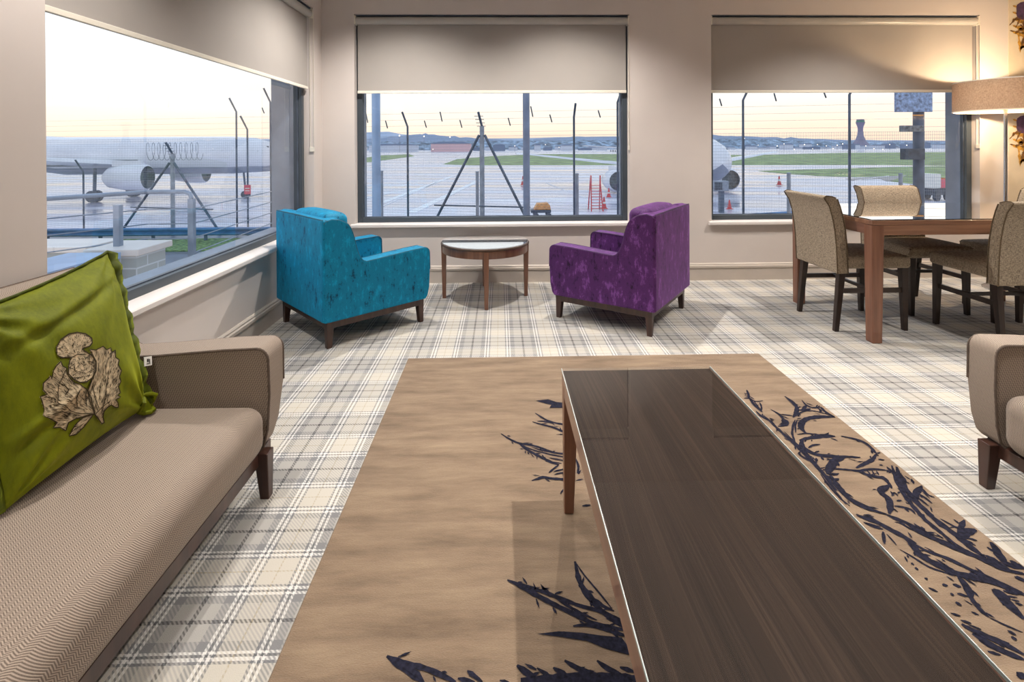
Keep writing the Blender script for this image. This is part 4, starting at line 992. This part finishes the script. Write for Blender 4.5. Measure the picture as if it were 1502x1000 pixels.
ridge('tree_belt', 'trees', 900, [(-400, 213), (0, 212), (300, 211), (520, 209), (700, 207), (905, 205), (1050, 203), (1150, 205), (1250, 208), (1400, 209), (1700, 208)], 90, 'stuff', 'hazy blue belt of distant trees beyond the airfield', 'trees', rough=5, sub=26)
rb = random.Random(11)
proto = {}
def bld(px, pt_, pb, wpx, Y, mat, label):
    a = aty(px - wpx / 2, pt_, Y); b = aty(px + wpx / 2, pt_, Y); hgt = a.z - GZ
    wdt = b.x - a.x
    t = thing('building', label, 'building', ((a.x + b.x) / 2, Y, GZ), 0, 'distant buildings seen through the %s window' % ('right' if px > 1000 else 'middle' if px > 500 else 'left'))
    MB().box(-wdt / 2, wdt / 2, -6, 6, 0, hgt * .8).build('wall', mat, t, smooth=False)
    m = MB(); m.prism([(-wdt / 2 - .5, hgt * .8), (wdt / 2 + .5, hgt * .8), (wdt / 2 * .6, hgt), (-wdt / 2 * .6, hgt)], -6.5, 6.5, 'xz'); m.build('roof', 'buildd', t, smooth=False)
    return t
LB = 'low hazy building in the distant town seen through the middle window'
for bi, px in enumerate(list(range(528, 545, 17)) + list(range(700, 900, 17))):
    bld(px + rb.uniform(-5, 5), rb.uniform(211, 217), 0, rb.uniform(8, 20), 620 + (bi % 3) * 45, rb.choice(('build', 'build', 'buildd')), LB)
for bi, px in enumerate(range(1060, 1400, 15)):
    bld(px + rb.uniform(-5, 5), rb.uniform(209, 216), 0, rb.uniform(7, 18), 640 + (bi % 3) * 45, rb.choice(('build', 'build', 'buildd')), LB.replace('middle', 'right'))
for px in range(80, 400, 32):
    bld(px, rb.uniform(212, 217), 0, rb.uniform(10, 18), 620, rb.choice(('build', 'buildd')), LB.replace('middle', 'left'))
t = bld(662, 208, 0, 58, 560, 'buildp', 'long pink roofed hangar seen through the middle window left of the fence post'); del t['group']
t = bld(578, 211, 0, 70, 600, 'build', 'wide pale terminal shed at the far left of the middle window'); del t['group']
# bright street lights far away
def far_light(px, py, Y, r, label):
    q = aty(px, py, Y); t = thing('street_light', label, 'street light', (q.x, Y, GZ), 0, 'distant street lights seen through the %s window' % ('right' if px > 1000 else 'middle')); h_ = q.z - GZ
    MB().tube([(0, 0, 0), (0, 0, h_)], .12, 5).build('pole', 'galvd', t); MB().lathe([(0, -r), (r, 0), (0, r)], 8, (0, 0, h_)).build('lantern', 'lampw', t)
for px, py, r in [(586, 199, .9), (622, 200, .9), (660, 201, .8), (635, 219, .5), (579, 225, .6), (596, 225, .6), (755, 214, .5), (800, 212, .5), (820, 216, .5), (1092, 203, .6), (1112, 213, .5), (1140, 214, .6), (1150, 211, .5), (1180, 212, .7), (1199, 212, .6), (1212, 214, .6), (1228, 213, .7), (1236, 211, .6), (1270, 214, .6), (1282, 218, .6), (1305, 212, .6), (1330, 213, .6), (1165, 219, .5), (1192, 218, .5), (1222, 218, .6), (1246, 218, .6), (1295, 219, .5)]:
    far_light(px, py, 520, r, 'tiny bright street light in the distant town, %s window' % ('right' if px > 1000 else 'middle'))
# control tower
q = aty(1262, 175, 800); th = q.z - GZ
t = thing('control_tower', 'waisted concrete airport control tower on the horizon', 'tower', (q.x, 800, GZ))
k = 800 / 751.24
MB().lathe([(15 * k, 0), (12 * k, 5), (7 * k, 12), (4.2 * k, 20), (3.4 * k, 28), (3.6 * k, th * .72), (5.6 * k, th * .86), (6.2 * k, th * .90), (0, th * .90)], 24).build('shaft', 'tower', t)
MB().lathe([(0, th * .90), (5.2 * k, th * .90), (5.8 * k, th * .955), (0, th * .955)], 24).build('control_room', 'towerg', t)
MB().lathe([(0, th * .955), (4.8 * k, th * .96), (5.0 * k, th), (0, th)], 24).build('roof', 'tower', t)

# ================================================================ aircraft
def aircraft(label, loc, rz, R, L, mats, stripes=False, eo=4.9, eo2=4.9):
    t = thing('airliner', label, 'aircraft', loc, rz)   # local +x = nose, z=0 is fuselage axis
    pr = [(0, 0), (.35, .25), (.60, .75), (.80, 1.6), (.93, 3.0), (1, 5.2), (1, L * .62), (.9, L * .74), (.62, L * .88), (.25, L * .98), (0, L)]
    prof = [(R * a, b) for a, b in pr]; seg = 28; m = MB()
    vs_ = [(-b, a * math.sin(2 * PI * k / seg), a * math.cos(2 * PI * k / seg) + (max(0, (b - L * .62)) * .10) - max(0, 3 - b) * .12) for a, b in prof for k in range(seg)]
    m.add(vs_, [(i * seg + k, i * seg + (k + 1) % seg, (i + 1) * seg + (k + 1) % seg, (i + 1) * seg + k) for i in range(len(prof) - 1) for k in range(seg)])
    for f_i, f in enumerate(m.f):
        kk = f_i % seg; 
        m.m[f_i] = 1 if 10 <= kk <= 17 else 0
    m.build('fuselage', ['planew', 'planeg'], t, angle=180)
    m = MB()
    for z in (-.50 * R, -.37 * R, -.24 * R) if stripes else (.02 * R,):
        y = R * math.sqrt(1 - (z / R) ** 2) + .015
        for s in (-1, 1): m.box(*((-31, -13.2) if stripes else (-L * .62, -5.5)), s * y - .02, s * y + .02, z - (.06 if stripes else .1), z + (.06 if stripes else .1))
    m.build('stripe', 'dark', t, smooth=False)
    m = MB()
    for k in range(0 if stripes else 22):
        for s in (-1, 1):
            z = .30 * R; y = R * math.sqrt(1 - .09) + .01; m.box(-6 - k * .95, -5.72 - k * .95, s * y - .02, s * y + .02, z - .16, z + .16)
    if not stripes: m.build('cabin_windows', 'dark', t, smooth=False)
    m = MB(); m.box(-1.75, -1.35, -R * .55, R * .55, R * .28, R * .48); m.build('cockpit_window', 'dark', t, smooth=False)
    xw = -L * .36
    for s in (-1, 1):
        m = MB(); root = [(xw, s * R * .7, -R * .55), (xw - 6.2, s * R * .7, -R * .55)]; tip = [(xw - 7.2, s * 17, .5), (xw - 8.8, s * 17, .5)]
        vs_ = []
        for (a, b), th_ in ((root, .45), (tip, .12)):
            vs_ += [a, b, (b[0], b[1], b[2] + th_ * .2), (a[0] - .3, a[1], a[2] + th_)]
        m.add(vs_, [(0, 1, 5, 4), (1, 2, 6, 5), (2, 3, 7, 6), (3, 0, 4, 7), (4, 5, 6, 7), (0, 3, 2, 1)]); m.build('wing', 'planew', t, smooth=False)
        pass
        e = bpy.data.objects.new('engine', None); C.objects.link(e); e.parent = t; e.location = (xw + 1.9, (eo2 if s > 0 else -eo), -R * 1.02)
        seg2 = 28; ep = [(1.02, 0), (1.16, -.12), (1.20, -.6), (1.16, -1.8), (.9, -3.2), (.55, -3.6), (0, -3.4)]
        m = MB(); m.add([(b, a * math.cos(2 * PI * k / seg2), a * math.sin(2 * PI * k / seg2)) for a, b in ep for k in range(seg2)], [(i * seg2 + k, i * seg2 + (k + 1) % seg2, (i + 1) * seg2 + (k + 1) % seg2, (i + 1) * seg2 + k) for i in range(len(ep) - 1) for k in range(seg2)]); m.build('cowling', 'planew', e, angle=60)
        m = MB(); ip = [(1.02, 0), (.98, -.5), (0, -.5)]
        m.add([(b, a * math.cos(2 * PI * k / seg2), a * math.sin(2 * PI * k / seg2)) for a, b in ip for k in range(seg2)], [(i * seg2 + k, i * seg2 + (k + 1) % seg2, (i + 1) * seg2 + (k + 1) % seg2, (i + 1) * seg2 + k) for i in range(len(ip) - 1) for k in range(seg2)]); m.build('fan', 'fan', e)
        m = MB(); m.box(-3.0, -.5, -.15, .15, 1.0, 1.5); m.build('pylon', 'planew', e, smooth=False)
        m = MB(); m.tube([(xw - 4.3, s * 2.6, -R * .6), (xw - 4.3, s * 2.7, GZ - loc[2] + .55)], .14, 8); m.build('landing_gear', 'galvd', t)
        for q in (-.28, .28):
            m = MB(); m.tube([(xw - 4.3, s * 2.7 + q - .14, GZ - loc[2] + .55), (xw - 4.3, s * 2.7 + q + .14, GZ - loc[2] + .55)], .55, 16); m.build('wheel', 'dark', t)
        m = MB(); a, b = -L + 3.2, s * 6.2
        m.add([(a, s * .3, .9), (a - 2.6, s * .3, .9), (a - 3.6, b, 1.4), (a - 2.4, b, 1.4), (a, s * .3, 1.15), (a - 2.6, s * .3, 1.0), (a - 3.6, b, 1.45), (a - 2.4, b, 1.5)], [(0, 1, 2, 3), (4, 5, 6, 7), (0, 1, 5, 4), (1, 2, 6, 5), (2, 3, 7, 6), (3, 0, 4, 7)]); m.build('tailplane', 'planew', t, smooth=False)
    m = MB(); m.prism([(-L + 6.5, R * .9), (-L + .8, R * .9), (-L - .8, R * .9 + 6.2), (-L + 1.0, R * .9 + 6.2)], -.14, .14, 'xz'); m.build('tail_fin', 'planew', t, smooth=False)
    m = MB(); m.tube([(-4.2, 0, -R * .8), (-4.0, 0, GZ - loc[2] + .35)], .10, 8); m.build('landing_gear', 'galvd', t)
    for q in (-.22, .22):
        m = MB(); m.tube([(-4.0, q - .1, GZ - loc[2] + .36), (-4.0, q + .1, GZ - loc[2] + .36)], .36, 14); m.build('wheel', 'dark', t)
    return t
nz_ = aty(1060, 235, 47)
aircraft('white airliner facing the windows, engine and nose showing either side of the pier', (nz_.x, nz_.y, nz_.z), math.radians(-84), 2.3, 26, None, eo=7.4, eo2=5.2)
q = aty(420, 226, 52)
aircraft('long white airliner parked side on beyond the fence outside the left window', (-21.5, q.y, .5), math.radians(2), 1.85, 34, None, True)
# ================================================================ fence with raked barbed-wire arms
fence_pts = {}
def fpos(k): return Vector((-4.02 + 2.91 * k, 19.7 - .75 * k, 0))
t = thing('security_fence', 'tall mesh security fence with raked barbed wire arms between windows and apron', 'fence', (0, 0, NZ))
P0, P1 = fpos(-7), fpos(8)
d = (P1 - P0); fl_ = d.length; fa = math.atan2(d.y, d.x)
mp_ = MB().box(0, fl_, -.002, .002, 0, 1.62 - NZ).build('mesh_panel', mesh_mat(), t, smooth=False); mp_.location = (P0.x, P0.y, 0); mp_.rotation_euler.z = fa
posts = [(598, .9), (842, 1.0), (1090, 1.9), (1246, 1.6), (347, 1.15), (363, .9), (122, .8), (397, 1.6), (205, .75)]
def online(px):
    # point of the fence line seen in pixel column px
    r = ray(px, 215); a = P0; dd = d.normalized()
    # solve r*t = a + dd*s in plan
    det = r.x * (-dd.y) + dd.x * r.y
    tt = (a.x * (-dd.y) + dd.x * a.y) / det
    return Vector((r.x * tt, r.y * tt, 0))
for px, bz in [(598, 186), (842, 172), (1090, 147), (1246, 139), (347, 164), (363, 190), (122, 252), (397, 150), (906, 150)]:
    p = online(px); zb_ = aty(px, bz, p.y).z; s = -.13 if px < 900 else .13
    tip = Vector((p.x + s * 1.2, p.y - .25, zb_ + .55))
    if px == 842: tip = Vector((p.x, p.y - .4, zb_ + .45))
    MB().tube([(p.x, p.y, 0), (p.x, p.y, zb_ - NZ), (tip.x, tip.y, tip.z - NZ)], .038, 8).build('post', 'galvd', t)
# braced posts
for px, topy, heavy, off in [(707, 165, 1, 70), (253, 206, 1, 60)]:
    p = online(px); zt_ = aty(px, topy + 20, p.y).z - NZ
    MB().tube([(p.x, p.y, 0), (p.x, p.y, zt_)], .085, 8).build('post', 'galv', t)
    MB().tube([(p.x, p.y, zt_), (p.x - .12, p.y - .25, zt_ + .5)], .045, 8).build('arm', 'galvd', t)
    zc_ = aty(px, topy + 33, p.y).z - NZ
    for s in (-1, 1):
        e = online(px + s * off * 1.25)
        MB().tube([(p.x + s * .1, p.y - .06, zc_), (e.x, e.y - .10, -.1)], .05, 8).build('brace', 'galvd', t)
    e0, e1 = online(px - off * 1.0), online(px + off * 1.0); zz = aty(px, 302 if px > 600 else 305, p.y).z - NZ
    MB().tube([(e0.x, e0.y - .08, zz), (e1.x, e1.y - .08, zz)], .03, 6).build('rail', 'galvd', t)
    for k in range(4):
        z = zt_ + .12 * k; MB().tube([(p.x - .18 - .03 * k, p.y - .06 * k, z), (p.x + .14 - .03 * k, p.y - .06 * k, z)], .012, 6).build('wire_bracket', 'galvd', t)
# barbed wires and their droppers
for dz, oy in ((1.75, 0), (2.0, -.1), (2.22, -.2), (2.45, -.3)):
    pts = []
    for k in range(-7, 9):
        q = fpos(k); pts.append((q.x, q.y + oy, dz - NZ + .012 * k * 0))
    MB().tube(pts, .0028, 4).build('barbed_wire', 'galvd', t)
for px, a, b in [(538, 165, 180), (567, 177, 188), (624, 177, 187), (647, 164, 178), (676, 176, 187), (747, 173, 184), (780, 156, 171), (808, 168, 179), (879, 162, 172), (1057, 145, 155), (1137, 137, 148), (1210, 135, 143), (386, 158, 166)]:
    p = online(px); q0 = aty(px - 1.5, a, p.y - .25); q1 = aty(px + 1.5, b, p.y - .05)
    MB().tube([(q0.x, q0.y, q0.z - NZ), (q1.x, q1.y, q1.z - NZ)], .022, 5).build('wire_dropper', 'galvd', t)
# coil of razor wire by left braced post
p = online(252); pts = []
for k in range(260):
    a = k / 26 * 2 * PI; x = -1.0 + 2.3 * k / 260; pts.append((p.x + x, p.y - .1 + .28 * math.cos(a) * .6, aty(250, 222, p.y).z - NZ + .38 * math.sin(a)))
MB().tube(pts, .008, 4).build('razor_wire', 'galvd', t)
# red warning sign on the fence post
p = online(363); q = aty(363, 278, p.y - .1)
t2 = thing('warning_sign', 'small red warning sign fixed to a thin fence post, left window', 'sign', (q.x, q.y, q.z))
MB().box(-.13, .13, -.01, .01, -.19, .19).build('plate', 'pink', t2, smooth=False)
MB().box(-.09, .09, -.014, -.011, .03, .07).build('text_line', 'white', t2, smooth=False); MB().box(-.09, .09, -.014, -.011, -.06, -.03).build('text_line', 'white', t2, smooth=False)

# building columns just outside
for px0, px1, Y, mt, lb in [(545.5, 558, 7.5, 'bluepost', 'pale blue steel column outside at the left of the middle window'), (767, 777, 9.0, 'colgrey', 'grey steel column outside near the centre of the middle window')]:
    a, b = aty(px0, 200, Y), aty(px1, 200, Y)
    t = thing('steel_column', lb, 'column', ((a.x + b.x) / 2, Y, NZ))
    w_ = (b.x - a.x) / 2
    MB().lathe([(w_, 0), (w_, 7), (0, 7)] if mt == 'colgrey' else [(w_, 0), (w_, 7), (0, 7)], 20).build('shaft', mt, t)
    MB().box(-w_ * 2, w_ * 2, -w_ * 2, w_ * 2, 0, .03).build('base_plate', mt, t, smooth=False)
# railing stub posts
for i, (px, py) in enumerate([(559.5, 252), (700, 253), (846, 256), (1157, 255), (1321, 256)]):
    Y = .5 * 751 / (py - 214.5); q = aty(px, py, Y)
    t = thing('railing_post', 'slim steel post standing outside the window at %s' % ['the foot of the pale blue column', 'the left of the braced fence post', 'the left of the jet engine and steps', 'the left of the dining table, right window', 'the left of the signal mast'][i], 'post', (q.x, q.y, NZ))
    MB().tube([(0, 0, 0), (0, 0, q.z - NZ)], .033, 10).build('shaft', 'galv', t); MB().lathe([(.036, 0), (.036, .02), (0, .03)], 12, (0, 0, q.z - NZ)).build('cap', 'galv', t)
# blue grey crash barrier
def barrier(label, p, q, mat, hgt=.31, zb_=NZ):
    t = thing('crash_barrier', label, 'barrier', (p.x, p.y, zb_)); d_ = q - p; L = math.hypot(d_.x, d_.y); t.rotation_euler.z = math.atan2(d_.y, d_.x); z = p.z - zb_
    m = MB(); m.prism([(0, z), (-.06, z - .04), (-.06, z - .10), (0, z - .14), (0, z - .17), (-.06, z - .21), (-.06, z - .27), (0, z - .31), (.01, z - .31), (.01, z)], 0, L, 'yz'); m.build('beam', mat, t, smooth=False)
    k = 0
    while k * 2 < L: MB().box(k * 2, k * 2 + .09, .012, .1, 0, z - .05).build('post', 'galvd', t, smooth=False); k += 1
barrier('blue grey crash barrier low outside the right window', aty(1020, 318, 11.6), aty(1420, 292, 14.6), 'bluerail')
barrier('long crash barrier on the verge outside the left window', aty(-250, 338, 20.0), aty(398, 337, 20.0), 'bluerail')
m = MB(); m.prism([(-60, 18.1), (0, 18.1), (0, 20.5), (-60, 20.5)], NZ, NZ + .04, 'xy'); tag(m.build('ground_verge', 'grassnear', smooth=False), kind='structure')

# balustrade and brick pillar outside the left window
pc = atz(281, 281, .7); pl = atz(215, 281.5, .7); p3 = atz(30, 294, .7)
t = thing('balustrade', 'steel balustrade with wires and handrail outside the left window', 'railing', (0, 0, 0))
far = Vector((-3.95, 13.5, 0)); 
MB().tube([(p3.x, p3.y, .7), (pl.x, pl.y, .7), (pc.x - .08, pc.y, .7), (pc.x - .02, pc.y, .68), (pc.x, pc.y, .62)], .024, 10).build('handrail', 'galv', t)
for q in (pc, aty(173, 300, 5.35)):
    MB().box(q.x - .03, q.x + .03, q.y - .03, q.y + .03, -1.6, .62).build('post', 'galv', t, smooth=False)
for z in (.50, .33, .16, -.01, -.18, -.35, -.52):
    MB().tube([(p3.x, p3.y, z), (pl.x, pl.y, z), (pc.x, pc.y, z), (far.x, far.y, z)], .007, 5).build('wire', 'galv', t)
q = atz(215, 372, -.15)
t = thing('brick_pillar', 'pale brick garden pillar with flat stone cap outside the left window', 'pillar', (-3.86, 5.42, 0))
MB().box(-.22, .22, -.22, .22, -2.4, .13).build('shaft', 'brick', t, smooth=False); MB().box(-.27, .27, -.27, .27, .132, .20).build('cap', 'wall_pale', t, smooth=False, bevel=.01)
t = thing('terrace_wall', 'low terrace wall with pale flat coping outside beside the left window', 'wall', (-3.95, 3.2, 0))
MB().box(-.20, .20, -2.5, 1.85, -2.4, .13).build('body', 'brick', t, smooth=False); MB().box(-.25, .25, -2.5, 1.87, .132, .19).build('coping', 'bluepost', t, smooth=False)

t = thing('parapet_wall', 'short white topped parapet behind the terrace coping outside the left window', 'wall', (-5.6, 6.4, 0))
MB().box(-1.2, .7, -.25, .25, -2.4, -.02).build('body', 'brick', t, smooth=False); MB().box(-1.25, .75, -.3, .3, -.018, .05).build('coping', 'wall_pale', t, smooth=False, bevel=.01)
# signal mast with boxes outside the right window
a, b = aty(1340.5, 200, 11), aty(1354, 200, 11); r0 = (b.x - a.x) / 2; mx = (a.x + b.x) / 2
t = thing('signal_mast', 'grey mast carrying sign boards and equipment boxes outside the right window', 'mast', (mx, 11, NZ))
MB().tube([(0, 0, 0), (0, 0, 7)], r0, 16).build('pole', 'galvd', t)
def mbox(nm, x0, y0, x1, y1, dep, mt):
    p, q = aty(x0, y0, 11 - r0 - dep), aty(x1, y1, 11 - r0 - dep)
    MB().box(p.x - mx, q.x - mx, -r0 - dep, -r0 + .0, q.z - NZ, p.z - NZ).build(nm, mt, t, smooth=False, bevel=.005)
mbox('sign_board', 1314, 116, 1368, 164, .05, 'sign'); mbox('equipment_box', 1324, 184, 1356, 193, .1, 'board'); mbox('equipment_box', 1328, 218, 1357, 234, .15, 'dark'); mbox('bracket_plate', 1340, 168, 1355, 170, .03, 'orange')
# cones
def cone(px, py, s, label, Y=None):
    q = atz(px, py, GZ); t = thing('traffic_cone', label, 'cone', (q.x, q.y, GZ)); MB().box(-.25 * s, .25 * s, -.25 * s, .25 * s, .07, .12).build('base', 'red', t, smooth=False)
    MB().lathe([(.2 * s, .12), (.045 * s, 1.0 * s), (0, 1.0 * s)], 14).build('body', 'red', t); MB().lathe([(.145 * s, .45 * s), (.10 * s, .68 * s)], 14).build('band', 'white', t)
cone(767, 272, 1.2, 'orange red cone alone on the apron between the column and braced post')
cone(893, 290, .95, 'red cone on the apron under the jet engine')
cone(1143, 272, 1.2, 'small cone on the apron left of the slim post, right window')
cone(1070, 308, .8, 'red cone beside the nose wheel post at the left of right window')
# aircraft steps (red)
q = atz(876, 310, GZ)
t = thing('access_steps', 'red tubular access steps beside the jet engine, middle window', 'steps', (q.x, q.y, GZ))
hgt = aty(876, 258, q.y).z - GZ; w_ = .45
for s in (-1, 1):
    MB().tube([(s * w_, 0, 0), (s * w_ * .8, .6, hgt * .8), (s * w_ * .8, .6, hgt)], .05, 6).build('side_rail', 'red', t); MB().tube([(s * w_, 1.4, 0), (s * w_ * .8, .7, hgt)], .05, 6).build('back_leg', 'red', t)
for k in range(9):
    f = (k + 1) / 10; MB().box(-w_ * (1 - .2 * f), w_ * (1 - .2 * f), .6 * f - .08, .6 * f + .08, hgt * .8 * f - .02, hgt * .8 * f + .02).build('tread', 'red', t, smooth=False)
cone(886, 307, 1.0, 'red cone at the foot of the red access steps')
# orange baggage cart near window sill
q = atz(796, 318, GZ)
t = thing('baggage_cart', 'orange baggage cart low outside at the right foot of the fence brace', 'cart', (q.x, q.y, GZ))
MB().box(-.85, .55, -.5, .5, .35, .55).build('deck', 'dark', t, smooth=False)
m = MB(); m.prism([(-.65, .55), (.55, .55), (.50, .85), (.35, 1.02), (-.40, .98)], -.45, .45, 'xz'); m.build('cover', 'orange', t, smooth=False, bevel=.04)
for x in (-.5, .4):
    for y in (-.45, .45): MB().tube([(x, y - .05, .18), (x, y + .05, .18)], .18, 12).build('wheel', 'dark', t)
# grey ground unit in front of nose
q = atz(1058, 312, GZ)
t = thing('ground_power_unit', 'grey post mounted cabinet below the aircraft nose, right window', 'equipment', (q.x, q.y, GZ))
z0, z1 = aty(1058, 280, q.y).z - GZ, aty(1058, 265, q.y).z - GZ
MB().box(-.16, .16, -.16, .16, 0, z0).build('post', 'galvd', t, smooth=False); MB().box(-.65, .45, -.3, .3, z0, z1).build('cabinet', 'galv', t, smooth=False, bevel=.03); MB().box(-.62, -.05, -.32, -.301, z0 + .1, z1 - .1).build('panel', 'dark', t, smooth=False)
# service vehicles at right
q = atz(1367, 293, GZ)
t = thing('service_truck', 'white and red service truck with orange parts right of the signal mast', 'vehicle', (q.x, q.y, GZ), math.radians(20))
MB().box(-1.1, 1.2, -.8, .8, .5, 1.1).build('chassis', 'dark', t, smooth=False); MB().box(-1.1, -.1, -.8, .8, 1.1, 2.4).build('cab', 'white', t, smooth=False, bevel=.08)
MB().box(-.05, .6, -.75, .75, 1.1, 1.9).build('tank', 'pink', t, smooth=False, bevel=.05); MB().box(.7, 1.2, -.75, .75, 1.1, 2.0).build('rack', 'orange', t, smooth=False)
for x in (-.75, .75):
    for y in (-.8, .8): MB().tube([(x, y - .12, .42), (x, y + .12, .42)], .42, 14).build('wheel', 'dark', t)
